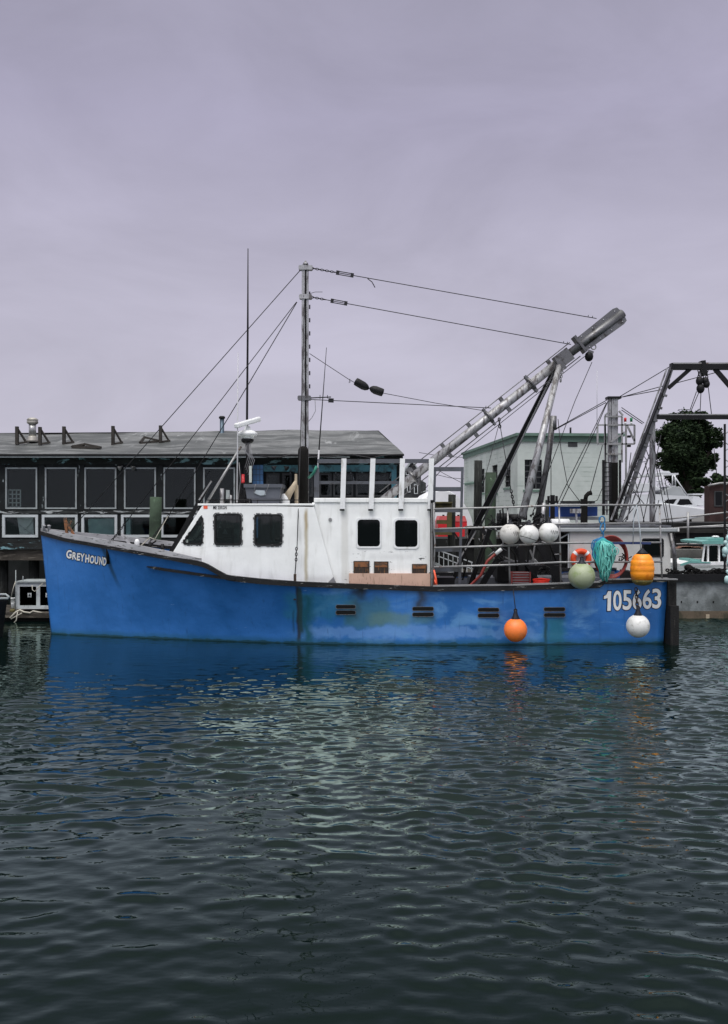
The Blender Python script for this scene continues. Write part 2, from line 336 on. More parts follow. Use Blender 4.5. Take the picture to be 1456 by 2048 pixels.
mat('shed_sill', (.03, .033, .033), .8, var=.5, flake=(.36, .38, .38), fscale=4, flo=.52, fhi=.56, fstretch=(.5, 1, 3), bump=.5)
mat('shed_fascia', (.016, .018, .018), .8, var=.5, flake=(.16, .28, .31), fscale=3.0, flo=.55, fhi=.62, fstretch=(.8, 1, 2), bump=.5)
mat('shed_teal', (.07, .22, .27), .7, var=.25, dirt=(.03, .06, .07), dscale=4)
mat('shed_tile', (.07, .20, .42), .6, var=.3)
mat('roof_felt', (.13, .135, .135), .55, var=.35, dirt=(.045, .05, .05), dscale=1.3, dlo=.42, dhi=.58, stretch=(.45, 1.8, 1), flake=(.24, .25, .25), fscale=2.2, flo=.60, fhi=.72, fstretch=(1.6, .3, .3), bump=.5)
mat('frame_white', (.44, .47, .48), .55, var=.12, dirt=(.28, .29, .29), dscale=5, dlo=.55, dhi=.7)
mat('frame_dull', (.27, .30, .305), .6, var=.15, dirt=(.18, .19, .19), dscale=5)
mat('dock_wood', (.055, .048, .040), .85, var=.5, dirt=(.13, .115, .095), dscale=4, dlo=.52, dhi=.66, stretch=(.6, 1, 4), bump=.6)
mat('bracket_wood', (.040, .036, .032), .85, var=.4, bump=.5)
mat('steel_pipe', (.45, .45, .44), .3, metal=.8, var=.2)
mat('pipe_blue', (.06, .09, .12), .4, metal=.5)
mat('cap_tin', (.42, .40, .36), .5, metal=.5, dirt=(.15, .14, .12))
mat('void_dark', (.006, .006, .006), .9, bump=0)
mat('mint_wall', (.44, .485, .455), .75, var=.08, dirt=(.35, .40, .37), dscale=.7, dlo=.45, dhi=.7)
mat('mint_trim', (.10, .17, .135), .7)
mat('board_olive', (.10, .085, .028), .8, var=.3, dirt=(.05, .045, .02))
mat('dome_white', (.68, .69, .71), .6, var=.08)
mat('house_grey', (.05, .053, .055), .8, var=.4)
mat('barge_grey', (.20, .22, .225), .65, var=.35, dirt=(.075, .085, .085), dscale=1.6, dlo=.42, dhi=.66, flake=(.34, .36, .36), fscale=4, flo=.66, fhi=.72, bump=.4)
mat('barge_boot', (.10, .075, .05), .8, var=.3, dirt=(.04, .035, .02))
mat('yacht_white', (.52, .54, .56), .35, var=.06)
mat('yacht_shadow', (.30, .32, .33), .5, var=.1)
mat('teal_gel', (.13, .33, .30), .4, var=.1)
mat('brick_dark', (.045, .026, .024), .85, var=.4)
mat('pier_dark', (.014, .015, .015), .85, var=.5, dirt=(.05, .055, .055), dscale=3, dlo=.62, dhi=.7, stretch=(1.5, 1, 1), bump=.5)
mat('bark', (.03, .025, .02), .9)
mat('quay_ground', (.10, .10, .095), .9, var=.3)
mat('sea_wall', (.03, .03, .028), .9, var=.4)
mat('scrap', (.10, .08, .07), .7, var=.6, dirt=(.35, .33, .30), dscale=10, dlo=.55, dhi=.6)
mat('net_black', (.012, .012, .012), .95, var=.6, bump=1.0, bscale=60)
mat('door_pale', (.50, .50, .48), .6, var=.15)
mat('blue_panel', (.02, .075, .33), .5, var=.15)
def leafmat(name, a, b):
    m = bpy.data.materials.new(name); m.use_nodes = True; t = m.node_tree; p = t.nodes['Principled BSDF']
    g = node(t, 'ShaderNodeNewGeometry').outputs['Position']; f, _ = noise_fac(t, g, 1.2, .35, .65); c = mixc(t, f, a, b)
    t.links.new(c, p.inputs['Base Color']); p.inputs['Roughness'].default_value = .7; p.inputs['Specular IOR Level'].default_value = .15; M[name] = m
leafmat('leaf', (.006, .014, .006), (.024, .044, .016))
def glass(name, tint, refl=(.50, .55, .56), rough=.03):
    m = bpy.data.materials.new(name); m.use_nodes = True; t = m.node_tree; t.nodes.clear()
    o = node(t, 'ShaderNodeOutputMaterial'); a = node(t, 'ShaderNodeBsdfTransparent'); a.inputs[0].default_value = rgba(tint)
    g = node(t, 'ShaderNodeBsdfGlossy'); g.inputs['Roughness'].default_value = rough; g.inputs[0].default_value = rgba(refl)
    fr = node(t, 'ShaderNodeFresnel'); fr.inputs[0].default_value = 1.5
    geo = node(t, 'ShaderNodeNewGeometry').outputs['Position']
    n = node(t, 'ShaderNodeTexNoise'); n.inputs['Scale'].default_value = 1.5; t.links.new(geo, n.inputs['Vector'])
    bp = node(t, 'ShaderNodeBump'); bp.inputs['Strength'].default_value = .08; bp.inputs['Distance'].default_value = .03; t.links.new(n.outputs['Fac'], bp.inputs['Height'])
    t.links.new(bp.outputs[0], g.inputs['Normal'])
    x = node(t, 'ShaderNodeMixShader'); t.links.new(fr.outputs[0], x.inputs[0]); t.links.new(a.outputs[0], x.inputs[1]); t.links.new(g.outputs[0], x.inputs[2]); t.links.new(x.outputs[0], o.inputs[0]); M[name] = m
glass('glass_cabin', (.50, .55, .54), (1, 1, 1)); glass('glass_shed', (.82, .86, .85)); glass('glass_far', (.9, .93, .92)); glass('glass_dark', (.05, .055, .06))
def brickmint():
    m = M['mint_wall']; t = m.node_tree; b = t.nodes['Principled BSDF']; g = node(t, 'ShaderNodeNewGeometry').outputs['Position']
    # weathered clapboard courses: thin dark joint lines showing in an irregular patch
    s = node(t, 'ShaderNodeSeparateXYZ'); t.links.new(g, s.inputs[0])
    fr = mathn(t, 'FRACT', mathn(t, 'MULTIPLY', s.outputs['Z'], 4.2)); ln = mathn(t, 'LESS_THAN', fr, .22)
    f, _ = noise_fac(t, g, .35, .42, .58, detail=3); f2, _ = noise_fac(t, g, 2.2, .45, .6, detail=4, stretch=(.5, 1, 3))
    fac = mathn(t, 'MULTIPLY', mathn(t, 'MULTIPLY', ln, f), mathn(t, 'MULTIPLY', f2, .6))
    src = b.inputs['Base Color'].links[0].from_socket; c = mixc(t, fac, src, (.17, .22, .18)); t.links.new(c, b.inputs['Base Color'])
brickmint()

# ------------------------------------------------------------------ water: one rippled sheet to the horizon
def make_water():
    dx = .03; nx, ny = 850, 740; x0, y0 = -dx*nx/2, 2.5
    xs = [x0 + i*dx for i in range(nx)]; ys = [y0 + i*dx for i in range(ny)]
    e = dx; a = xs[-1]; ext = []
    while a < 900: e *= 1.22; a += e; ext.append(a)
    xs = [-v for v in ext[::-1]] + xs + ext
    e = dx; a = ys[-1]; ext2 = []
    while a < 1500: e *= 1.2; a += e; ext2.append(a)
    e = dx; a = ys[0]; ext3 = []
    while a > -200: e *= 1.22; a -= e; ext3.append(a)
    ys = ext3[::-1] + ys + ext2
    N = 1024; rng = np.random.default_rng(11)
    k = np.fft.fftfreq(N, dx); kx, ky = np.meshgrid(k, k, indexing='ij'); kk = np.hypot(kx, ky) + 1e-9
    def field(l0, sig, ang, p, rms):
        th = np.arctan2(ky, kx) - ang
        Sp = np.exp(-(np.log(kk*l0))**2/(2*sig**2)) / kk * (np.abs(np.cos(th))**p)
        f = np.fft.ifft2(np.fft.fft2(rng.standard_normal((N, N))) * Sp).real
        g = np.gradient(f, dx); s = np.sqrt((g[1]**2).mean() + (g[0]**2).mean()); return f/s*rms
    base = field(.34, .45, R(86), 2.2, .095) ; fine = field(.18, .26, R(95), 1.6, .085); tilt = field(.24, .26, R(76), 7.0, .100); patch = field(2.6, .5, 0, 0, 1.0); patch = patch/patch.std()
    sharp = lambda q: q + .30*(q*q - (q*q).mean())/q.std()
    base, tilt = sharp(base), sharp(tilt)
    XX, YY = np.meshgrid(np.array(xs), np.array(ys), indexing='ij')
    ix = np.clip(np.round((XX - x0)/dx).astype(int), 0, N-1); iy = np.clip(np.round((YY - y0)/dx).astype(int), 0, N-1)
    sm = lambda v, a, b: (lambda q: q*q*(3-2*q))(np.clip((v-a)/(b-a), 0, 1))
    inside = (1-sm(np.abs(XX), 11, 12.6))*(1-sm(YY, 22.8, 24.6))*sm(YY, 2.5, 3.2)
    lee = 1-sm(YY + np.clip(-XX, -5, 8)*.22, 13.2, 18.2)*(1-sm(XX, 6.2, 7.4)) ; lee = .22 + .78*lee
    right = sm(XX + (YY-10)*.12, -3, 3)
    near = .55 + .45*sm(YY, 5, 11)
    gust = np.clip(1 + .30*patch[ix, iy], .45, 1.6)
    Zw = gust*inside*lee*(near*base[ix, iy]*(1-.25*right) + (.3+.7*near)*fine[ix, iy]*(.55+.6*right) + near*tilt[ix, iy]*right*.9)
    V = np.stack([XX, YY, Zw], -1).reshape(-1, 3).astype(np.float32); nX, nY = XX.shape
    i, j = np.meshgrid(np.arange(nX-1), np.arange(nY-1), indexing='ij'); a = (i*nY + j).ravel()
    Q = np.stack([a, a+nY, a+nY+1, a+1], 1).astype(np.int32)
    me = bpy.data.meshes.new('water'); me.vertices.add(len(V)); me.vertices.foreach_set('co', V.ravel())
    me.loops.add(Q.size); me.loops.foreach_set('vertex_index', Q.ravel()); me.polygons.add(len(Q))
    me.polygons.foreach_set('loop_start', np.arange(0, Q.size, 4, dtype=np.int32)); me.polygons.foreach_set('use_smooth', np.ones(len(Q), dtype=bool))
    me.update(calc_edges=True)
    m = bpy.data.materials.new('water'); m.use_nodes = True; t = m.node_tree; b = t.nodes['Principled BSDF']
    t.nodes.remove(b); om = t.nodes['Material Output']
    g = node(t, 'ShaderNodeNewGeometry').outputs['Position']
    n = node(t, 'ShaderNodeTexNoise'); n.inputs['Scale'].default_value = 8; n.inputs['Detail'].default_value = 2; t.links.new(g, n.inputs['Vector'])
    mpw = node(t, 'ShaderNodeMapping'); mpw.inputs['Scale'].default_value = (.55, 1, 1); t.links.new(g, mpw.inputs[0]); t.links.new(mpw.outputs[0], n.inputs['Vector'])
    bp = node(t, 'ShaderNodeBump'); bp.inputs['Strength'].default_value = .4; bp.inputs['Distance'].default_value = .01; t.links.new(n.outputs['Fac'], bp.inputs['Height'])
    df = node(t, 'ShaderNodeBsdfDiffuse'); df.inputs[0].default_value = (.002, .0056, .005, 1)   # murky green harbour water
    gl = node(t, 'ShaderNodeBsdfGlossy'); gl.inputs[0].default_value = (.80, 1.0, .93, 1); gl.inputs['Roughness'].default_value = .02
    fr = node(t, 'ShaderNodeFresnel'); fr.inputs[0].default_value = 1.33
    for q in (gl, fr): t.links.new(bp.outputs[0], q.inputs['Normal'])
    fs = node(t, 'ShaderNodeMath', operation='MULTIPLY'); fs.inputs[1].default_value = 4.6; fp = node(t, 'ShaderNodeMath', operation='POWER'); fp.inputs[1].default_value = 1.65; t.links.new(fr.outputs[0], fp.inputs[0]); t.links.new(fp.outputs[0], fs.inputs[0])
    fc = node(t, 'ShaderNodeMath', operation='SMOOTH_MIN'); fc.inputs[1].default_value = .45; fc.inputs[2].default_value = .05; t.links.new(fs.outputs[0], fc.inputs[0])
    xm = node(t, 'ShaderNodeMixShader'); t.links.new(fc.outputs[0], xm.inputs[0]); t.links.new(df.outputs[0], xm.inputs[1]); t.links.new(gl.outputs[0], xm.inputs[2]); t.links.new(xm.outputs[0], om.inputs[0])
    me.materials.append(m); o = bpy.data.objects.new('water', me); C.objects.link(o); o['kind'] = 'structure'
make_water()

# ------------------------------------------------------------------ land: quay ground behind the basin
g_ = MB(); g_.add([(-900, 30.5, 1.5), (900, 30.5, 1.5), (900, 1500, 1.5), (-900, 1500, 1.5), (-900, 30.5, -1.5), (900, 30.5, -1.5)], [(0, 1, 2, 3), (4, 5, 1, 0)])
o = g_.build('ground', M['quay_ground']); o['kind'] = 'structure'

# ================================================================== THE BLUE FISHING BOAT
boat = empty('fishing_boat', (-.5, 20.8, 0), 'blue hulled fishing boat with white wheelhouse, mast and long boom, moored broadside', 'fishing boat')
XB, XS = X(82, 20.5), X(1336, 18.9); XB0, XS0 = X(102, 20.5), X(1330, 18.9)
def yc(u): return 20.85 - .35*(1-u)
def bd(u): return 2.1*(1-(1-min(max(u, 0)/.44, 1))**2.1) - .16*max(0, (u-.6)/.4)**2
def bw(u): return 1.98*(1-(1-min(max(u, 0)/.60, 1))**1.45) - .14*max(0, (u-.6)/.4)**2
SHEER = [(82,1070),(130,1083),(215,1098),(290,1111),(340,1120),(395,1131),(412,1136),(440,1152),(455,1161),(520,1168),(600,1173),(700,1177),(865,1183),(1025,1181),(1198,1176),(1206,1168),(1260,1166),(1345,1163)]
def zs(u):
    x = XB + u*(XS-XB); Y = yc(u) - bd(u); return Z(interp(SHEER, 728 + F*x/Y), Y)
def hull_pt(u, z, side=-1, off=0):
    zt = zs(u); t = max(0, min(1.2, z/zt)); x0 = XB0 + (XB-XB0)*t; x1 = XS0 + (XS-XS0)*t
    if z < 0: b = bw(u)*max(.02, math.sqrt(max(0, 1-(z/-1.0)**2))); x0 = XB0 - z*.5
    else: b = bw(u) + (bd(u)-bw(u))*t**1.35
    return Vector((x0 + u*(x1-x0), yc(u) + side*(b+off), z))
def hull_y(x, z):
    lo, hi = 0, 1
    for _ in range(24):
        mi = (lo+hi)/2
        if hull_pt(mi, z).x < x: lo = mi
        else: hi = mi
    return hull_pt((lo+hi)/2, z).y
NU = 110; us = [(i/NU)**1.25 for i in range(NU+1)]; lev = [-1, -.85, -.6, -.3, 0, .12, .25, .4, .55, .7, .8, .9, 1.0]
def hull_mesh(side):
    b = MB(); vs = []
    for u in us:
        for l in lev: vs.append(hull_pt(u, l if l < 0 else l*zs(u), side))
    n = len(lev); b.add(vs, [(i*n+j, (i+1)*n+j, (i+1)*n+j+1, i*n+j+1) for i in range(NU) for j in range(n-1)], True); return b, vs
hb = MB(); sides = []
for s_ in (-1, 1):
    b, vs = hull_mesh(s_); hb.add(b.v, b.f, True); sides.append(vs)
n = len(lev); tr = [sides[0][NU*n+j] for j in range(n)] + [sides[1][NU*n+j] for j in range(n)]
hb.add(tr, [(j, j+1, n+j+1, n+j) for j in range(n-1)])
hull = hb.build('hull', M['hull_blue'], boat)
def usp(px):                                            # station under a photo column, at the sheer
    lo, hi = 0, 1
    for _ in range(24):
        mi = (lo+hi)/2; p = hull_pt(mi, zs(mi)); q = 728 + F*p.x/p.y
        if q < px: lo = mi
        else: hi = mi
    return (lo+hi)/2
def sweep(b, us_, z0f, z1f, side, off0, off1, closed=True):
    vs = []
    for u in us_:
        zt = zs(u); p = hull_pt(u, zt, side); base = p.y - yc(u)
        for o_, z in ((off0, z0f(u)), (off1, z0f(u)), (off1, z1f(u)), (off0, z1f(u))):
            vs.append((p.x, yc(u) + base + side*o_, z))
    k = len(us_)
    b.add(vs, [(i*4+j, i*4+(j+1)%4, (i+1)*4+(j+1)%4, (i+1)*4+j) for i in range(k-1) for j in range(4)] + [(0,1,2,3), ((k-1)*4+3, (k-1)*4+2, (k-1)*4+1, (k-1)*4)])
GT = [(82,1062),(130,1076),(215,1091),(290,1104),(340,1113),(395,1121),(412,1126),(440,1142),(455,1150),(520,1157),(600,1163),(700,1167),(865,1173),(1025,1171),(1205,1165),(1206,1160),(1352,1158)]
def zt_tab(tab):
    def f(u):
        p = hull_pt(u, zs(u)); return Z(interp(tab, 728 + F*p.x/p.y), p.y)
    return f
uu = lambda a, b, k=40: [a + (b-a)*i/k for i in range(k+1)]
gz = zt_tab(GT)
for s_ in (-1, 1):
    b = MB(); sweep(b, uu(0, 1, 140), zs, gz, s_, -.05, .055); b.build('guard_rail', M['guard_black'], boat)
    TT = [(82,1056),(130,1066),(215,1080),(280,1091),(340,1103),(400,1117)]
    b = MB(); sweep(b, uu(0.001, usp(402), 50), gz, zt_tab(TT), s_, -.07, -.0); b.build('toe_rail', M['toe_rail'], boat)
# rubbing strake running up into the guard
b = MB(); vs = []
ST = [(294,1133),(330,1139),(380,1146),(430,1153),(470,1158)]
k = 24
for i in range(k+1):
    px = 294 + (470-294)*i/k; py = interp(ST, px); Y = 19.2
    for _ in range(4): p_ = P(px, py, Y); Y = hull_y(p_.x, p_.z)
    p_ = P(px, py, Y); h_ = .03*min(1, i/3+.25)
    for dy, dz in ((.03, -h_), (-.05, -h_), (-.05, h_), (.03, h_)): vs.append(p_ + Vector((0, dy, dz)))
b.add(vs, [(i*4+j, i*4+(j+1)%4, (i+1)*4+(j+1)%4, (i+1)*4+j) for i in range(k) for j in range(4)] + [(0,1,2,3), (k*4+3,k*4+2,k*4+1,k*4)])
b.build('rubbing_strake', M['guard_black'], boat)
# light sheer edge on top of the working deck guard
b = MB(); sweep(b, uu(usp(866), 1, 40), lambda u: gz(u)+.001, lambda u: gz(u)+.028, -1, -.06, .065); b.build('cap_strip', M['galv'], boat)
# decks
def deck(u0, u1, drop, name, m_):
    b = MB(); vs = []; A = uu(u0, u1, 40)
    for u in A:
        zt = zs(u) - drop
        for s in (-1, -.5, 0, .5, 1): q = hull_pt(u, zt, 1); vs.append((q.x, yc(u) + s*(q.y - yc(u) - .02), zt + .05*(1-abs(s))))
    b.add(vs, [(i*5+j, (i+1)*5+j, (i+1)*5+j+1, i*5+j+1) for i in range(40) for j in range(4)], True); return b.build(name, m_, boat)
deck(.004, usp(455), .16, 'foredeck', M['deck_grey']); deck(usp(456), .998, .55, 'working_deck', M['deck_grey'])
# inner bulwark lining along the far side of the working deck
b = MB(); sweep(b, uu(usp(800), .995, 40), lambda u: zs(u)-.5, lambda u: zs(u)-.03, 1, -.12, -.08); b.build('bulwark', M['grey_paint'], boat)
# stern timbers
b = MB(); b.pbox(1337, 1158, 1353, 1298, 18.82, 19.1).pbox(1341, 1212, 1358, 1300, 18.70, 19.0); b.build('stern_timber', M['stern_wood'], boat)
b = MB(); b.box((XS-.02, 19.1, -.4), (XS+.12, 22.4, Z(1160, 18.9))); b.build('transom_planking', M['stern_wood'], boat)
b = MB(); b.bar(P(1258, 1158.5, 18.72), P(1354, 1158.5, 18.72), .10, .022, (0, 0, 1)); b.build('cap_strip', M['galv'], boat)

# freeing ports (paired slots)
for (a, b_, t0) in ((672, 711, 1210), (825, 867, 1214), (956, 998, 1216), (1088, 1130, 1215)):
    for dy in (0, 11.5):
        cx = X((a+b_)/2, YN); cz = Z(t0+dy+3.6, YN); yy = min(hull_y(X(a, YN), cz), hull_y(X(b_, YN), cz), hull_y(cx, cz+.04)) - .004
        lo = rpx(a, t0+dy, b_, t0+dy+7.2, yy, .034)
        fp = MB().prism([grow(lo, .009), lo], yy-.006, yy+.03).build('freeing_port', M['port_rim'], boat)
        MB().prism([lo], yy-.003, yy+.02).build('dark_inlay', M['void_dark'], fp)  # black inlay stands in for the shade of the slot; no hole is cut
b = MB(); b.pbox(866, 1196, 878, 1198.5, 18.73, 18.8); b.build('scar', M['guard_tar'], hull)

# lettering: text turned into mesh and laid on the surface it is painted on
def text_mesh(s, off=0.0, shear=0.0, res=5):
    c = bpy.data.curves.new('t', 'FONT'); c.body = s; c.size = 1; c.offset = off; c.shear = shear; c.resolution_u = res; c.space_character = 1.0 + off*1.2
    o = bpy.data.objects.new('t', c); C.objects.link(o); bpy.context.view_layer.update()
    me = bpy.data.meshes.new_from_object(o.evaluated_get(bpy.context.evaluated_depsgraph_get())); bpy.data.objects.remove(o); return me
def place_text(name, s, box, mtl, parent, surf, off=.0, lift=.004, grow_=0, shear=0, sag=None):
    me = text_mesh(s, off, shear); xs = [v.co.x for v in me.vertices]; ys = [v.co.y for v in me.vertices]
    x0, x1, y0, y1 = min(xs), max(xs), min(ys), max(ys); bx0, by0, bx1, by1 = box
    bm = bmesh.new(); bm.from_mesh(me); bmesh.ops.triangulate(bm, faces=bm.faces)
    for _ in range(2): bmesh.ops.subdivide_edges(bm, edges=[e for e in bm.edges if e.calc_length() > .12], cuts=1)
    bmesh.ops.triangulate(bm, faces=bm.faces)
    for v in bm.verts:
        a = (v.co.x-x0)/(x1-x0); c = (v.co.y-y0)/(y1-y0)
        px = bx0 - grow_ + a*(bx1-bx0+2*grow_); py = by1 + grow_ - c*(by1-by0+2*grow_) + (sag(a) if sag else 0)
        Y = surf if not callable(surf) else 19.0
        if callable(surf):
            for _ in range(4): q = P(px, py, Y); Y = surf(q.x, q.z)
        q = P(px, py, Y); v.co = (q.x, q.y - lift, q.z)
    bm.to_mesh(me); bm.free(); me.name = name; me.materials.clear(); me.materials.append(mtl)
    return link_mesh(name, me, parent)
num = 'registration_number'
chars = '105663'; xs_ = [(1207,1222),(1226,1243),(1245,1263),(1265,1283),(1285,1303),(1304,1322)]
tops = [1182,1181,1180,1179,1178,1177]
def digit_one(name, m_, lift, g):
    pts = [(1215, 1222+g), (1215, 1196), (1207.5-g, 1198+g), (1207.5-g, 1192-g), (1212, 1190-g*.5), (1215.5-g, 1182-g), (1222+g, 1182-g), (1222+g, 1222+g)]
    pts[0] = (1215-g, 1222+g); pts[1] = (1215-g, 1196+g)
    q = hull_y(X(1215, 18.9), 1.0); lp = ppoly(pts, q); b = MB(); b.prism([lp], 0, .003)
    b.v = [(x, hull_y(x, z) - lift + y, z) for x, y, z in b.v]; return b.build(name, m_, hull)
digit_one('number_edge', M['text_black'], .006, 1.6); digit_one('number_digit', M['text_white'], .013, 0)
for ch, (a, b_), tp in list(zip(chars, xs_, tops))[1:]:
    place_text('number_edge', ch, (a, tp, b_, tp+40), M['text_black'], hull, hull_y, off=.05, lift=.006, grow_=1.4)
    place_text('number_digit', ch, (a, tp, b_, tp+40), M['text_white'], hull, hull_y, off=.022, lift=.012)
nx0, nx1 = 133, 213; cell = [('G',133,144,1100,1117),('R',144.5,153,1104,1119),('E',153.5,161,1106,1121),('Y',161,170,1107,1123),('H',170.5,179.5,1109,1125),('O',180,189,1111,1127),('U',189.5,197.5,1112.5,1128.5),('N',198.5,206,1113.5,1129.5),('D',206.5,213,1115,1131)]
for ch, a, b_, t0, t1 in cell:
    place_text('name_edge', ch, (a, t0, b_, t1), M['text_black'], hull, hull_y, off=.065, lift=.006, grow_=1.3, shear=.1)
    place_text('name_letter', ch, (a, t0, b_, t1), M['text_white'], hull, hull_y, off=.035, lift=.012, shear=.1)

# ------------------------------------------------------------------ wheelhouse
YW, YWF = 18.98, 22.3
def window_part(loop, Y, parent, fm, pane, rim=.022, proud=.018, inset=.012, grille=None):
    w = MB().prism([grow(loop, rim), grow(loop, -.012)], Y-proud, Y+.05).build('window', fm, parent)
    MB().prism([loop], Y+inset, Y+inset+.006).build('pane', M[pane], w); return w
house = MB()
side_poly = [(341,1112),(405,1010),(628,1014),(672,1175),(600,1172),(520,1166),(455,1160),(412,1134),(380,1124)]
tri = [(369,1083),(372,1087),(400,1087.5),(404,1084),(405,1040),(402,1036),(399,1038)]
w2 = rpx(431, 1030, 481, 1088, YW, .07); w3 = rpx(511, 1031, 562, 1089, YW, .07); w1 = ppoly(tri, YW)
house.prism([ppoly(side_poly, YW), w1, w2, w3], YW, YW+.05)
# the far side wall is the same wall mirrored across the boat
house.prism([ppoly(side_poly, YW), w1, w2, w3], YWF-.05, YWF)
zr = Z(1010, YW); sp = ppoly(side_poly, YW)
# roof, front screen with two openings, back wall
x405, z405 = sp[1]; x341, z341 = sp[0]; x628 = sp[2][0]
house.box((x405-.10, YW-.012, zr-.012), (x628+.01, YWF+.02, zr+.03))
def slope_quad(b, t0, t1, y0, y1, th=.05):
    p0 = Vector((x341+(x405-x341)*t0, 0, z341+(z405-z341)*t0)); p1 = Vector((x341+(x405-x341)*t1, 0, z341+(z405-z341)*t1))
    nn = Vector((p1.z-p0.z, 0, -(p1.x-p0.x))).normalized()*th
    vs = [(p.x, y, p.z) for p in (p0, p1) for y in (y0, y1)] + [(p.x+nn.x, y, p.z+nn.z) for p in (p0, p1) for y in (y0, y1)]
    b.add(vs, [(0,1,3,2),(4,6,7,5),(0,2,6,4),(1,5,7,3),(0,4,5,1),(2,3,7,6)])
ya, yb = YW+.05, YWF-.05; slope_quad(house, 0, .28, ya, yb); slope_quad(house, .8, .97, ya, yb)
for q in (0, .5, 1): yq = ya + (yb-ya-.2)*q; slope_quad(house, .28, .8, yq, yq+.2)
house.box((x628-.06, ya, Z(1160, YW)), (x628, ya+1.2, zr-.05)); house.box((x628-.06, ya+2.0, Z(1160, YW)), (x628, yb, zr-.05))
wh = house.build('wheelhouse', M['cabin_white'], boat, bevel=.012)
for w_ in (w1, w2, w3): window_part(w_, YW, wh, M['guard_black'], 'glass_cabin', rim=.03)
for w_ in (w2, w3): window_part(w_, YWF-.05, wh, M['guard_black'], 'glass_far', rim=.03)
for q in (0, .5):
    yq = ya + .2 + (yb-ya-.2)*q; b = MB(); slope_quad(b, .28, .8, yq, yq+(yb-ya-.2)*.5-.2, .012); b.build('windscreen_pane', M['glass_cabin'], wh)
# peeled sealant around the gaskets
for w_ in (w2, w3, w1):
    b = MB(); lp = grow(w_, .045); m_ = len(lp)
    for i in range(0, m_):
        p0, p1 = Vector((lp[i][0], 0, lp[i][1])), Vector((lp[(i+1) % m_][0], 0, lp[(i+1) % m_][1])); d = (p1-p0).length; q = 0
        while q < d:
            L = random.uniform(.03, .08)
            if random.random() < .6:
                a0 = p0.lerp(p1, min(1, q/d)); a1 = p0.lerp(p1, min(1, (q+L)/d))
                if (a1-a0).length > .012: b.bar(Vector((a0.x, YW-.006, a0.z)), Vector((a1.x, YW-.006, a1.z)), random.uniform(.008, .016), .008)
            q += L + .025
    b.build('sealant', M['black_iron'], wh)
# things inside: helm console and seat show dimly through the glass
MB().box((x405+.1, YW+.4, Z(1150, YW)), (x405+.55, YWF-.4, Z(1078, YW))).box((x405+.2, YW+.9, Z(1078, YW)), (x405+.5, YW+1.3, Z(1058, YW))).build('helm_console', M['grey_paint'], wh)
MB().pbox(468, 1046, 481, 1087, 19.5, 19.55).build('far_light_panel', M['frame_white'], wh); MB().prism([ppoly([(445, 1067), (450, 1056), (455, 1068)], 19.3)], 19.3, 19.32).build('pale_triangle', M['frame_white'], wh)  # pale panels added inside, standing for light seen through the far window
MB().pbox(545, 1036, 549, 1089, 19.4, 19.45).build('grab_pole', M['frame_dull'], wh)
place_text('hull_letters', 'ME 23KGN', (426.5, 1010.5+1, 453.5, 1018.5), M['text_black'], wh, YW, off=.02, lift=.006)
MB().pbox(407, 1009.5, 415, 1017.5, YW-.006, YW).build('sticker', M['sticker_orange'], wh)
b = MB(); b.pbox(369, 1079, 376, 1085, YW+.006, YW+.010); b.build('decal', M['mint_wall'], wh)
# dark visor board leaning along the windscreen edge
b = MB(); b.bar(P(340, 1108, 19.4), P(414, 975, 19.4), .09, .05).build('visor_post', M['black_iron'], boat)
MB().bar(P(398, 1000, 19.35), P(423, 962, 19.35), .03, .03).build('visor_strut', M['galv'], boat)

# ------------------------------------------------------------------ aft cabin
YA, YAF = 19.06, 22.35
ap = [(624,1005),(862,1003),(864,1175),(700,1172),(655,1170)]
a1 = rpx(714, 1038, 761, 1094, YA, .075); a2 = rpx(789, 1039, 836, 1095, YA, .075)
b = MB(); b.prism([ppoly(ap, YA), a1, a2], YA, YA+.05); b.prism([ppoly(ap, YA), a1, a2], YAF-.05, YAF)
xa0, xa1 = X(637, YA), X(862, YA)
b.box((xa0+.05, YA+.05, Z(1175, YA)), (xa0+.1, YAF-.05, Z(1006, YA))); b.box((xa1-.06, YA+.05, Z(1175, YA)), (xa1-.01, YA+1.2, Z(1006, YA))); b.box((xa1-.06, YA+2.1, Z(1175, YA)), (xa1-.01, YAF-.05, Z(1006, YA)))
ac = b.build('aft_cabin', M['cabin_white'], boat, bevel=.01)
b = MB(); b.box((X(628, YA), YA-.03, Z(1005, YA)), (X(864, YA), YAF+.03, Z(996, YA))); b.build('cabin_roof', M['cabin_white'], boat, bevel=.012)
for w_ in (a1, a2): window_part(w_, YA, ac, M['white_paint'], 'glass_dark', rim=.026)
MB().prism([rrect(X(657, YA), Z(1043, YA), X(664, YA), Z(1036, YA), .03)], YA-.012, YA+.01).build('vent_cap', M['galv'], ac)
MB().pbox(698, 1147, 863, 1173, 18.985, 19.05).build('plywood_skirt', M['plywood'], ac)
for (a, t0, c_, t1) in ((708,1123,738,1147),(749,1124,776,1147),(825,1129,853,1147)):
    f_ = MB().pbox(a-1, t0-1, c_+1, t1, 19.035, 19.058).build('patch', M['rust_dark'], ac)
    MB().pbox(a+1, t0+1, c_-1, t0+(t1-t0)*.45, 19.028, 19.034).build('rust_face', M['rust_brown'], f_)
MB().pbox(861, 1000, 868, 1176, 18.95, 19.06).build('corner_post', M['black_iron'], boat)
MB().pbox(862.5, 1006, 865, 1176, 18.92, 18.949).build('corner_pipe', M['galv'], boat)
# wedge of loose metal by the seam
b = MB(); b.prism([ppoly([(655,1166),(667,1154),(673,1167)], 18.93)], 18.93, 18.96).build('bracket', M['galv'], boat)

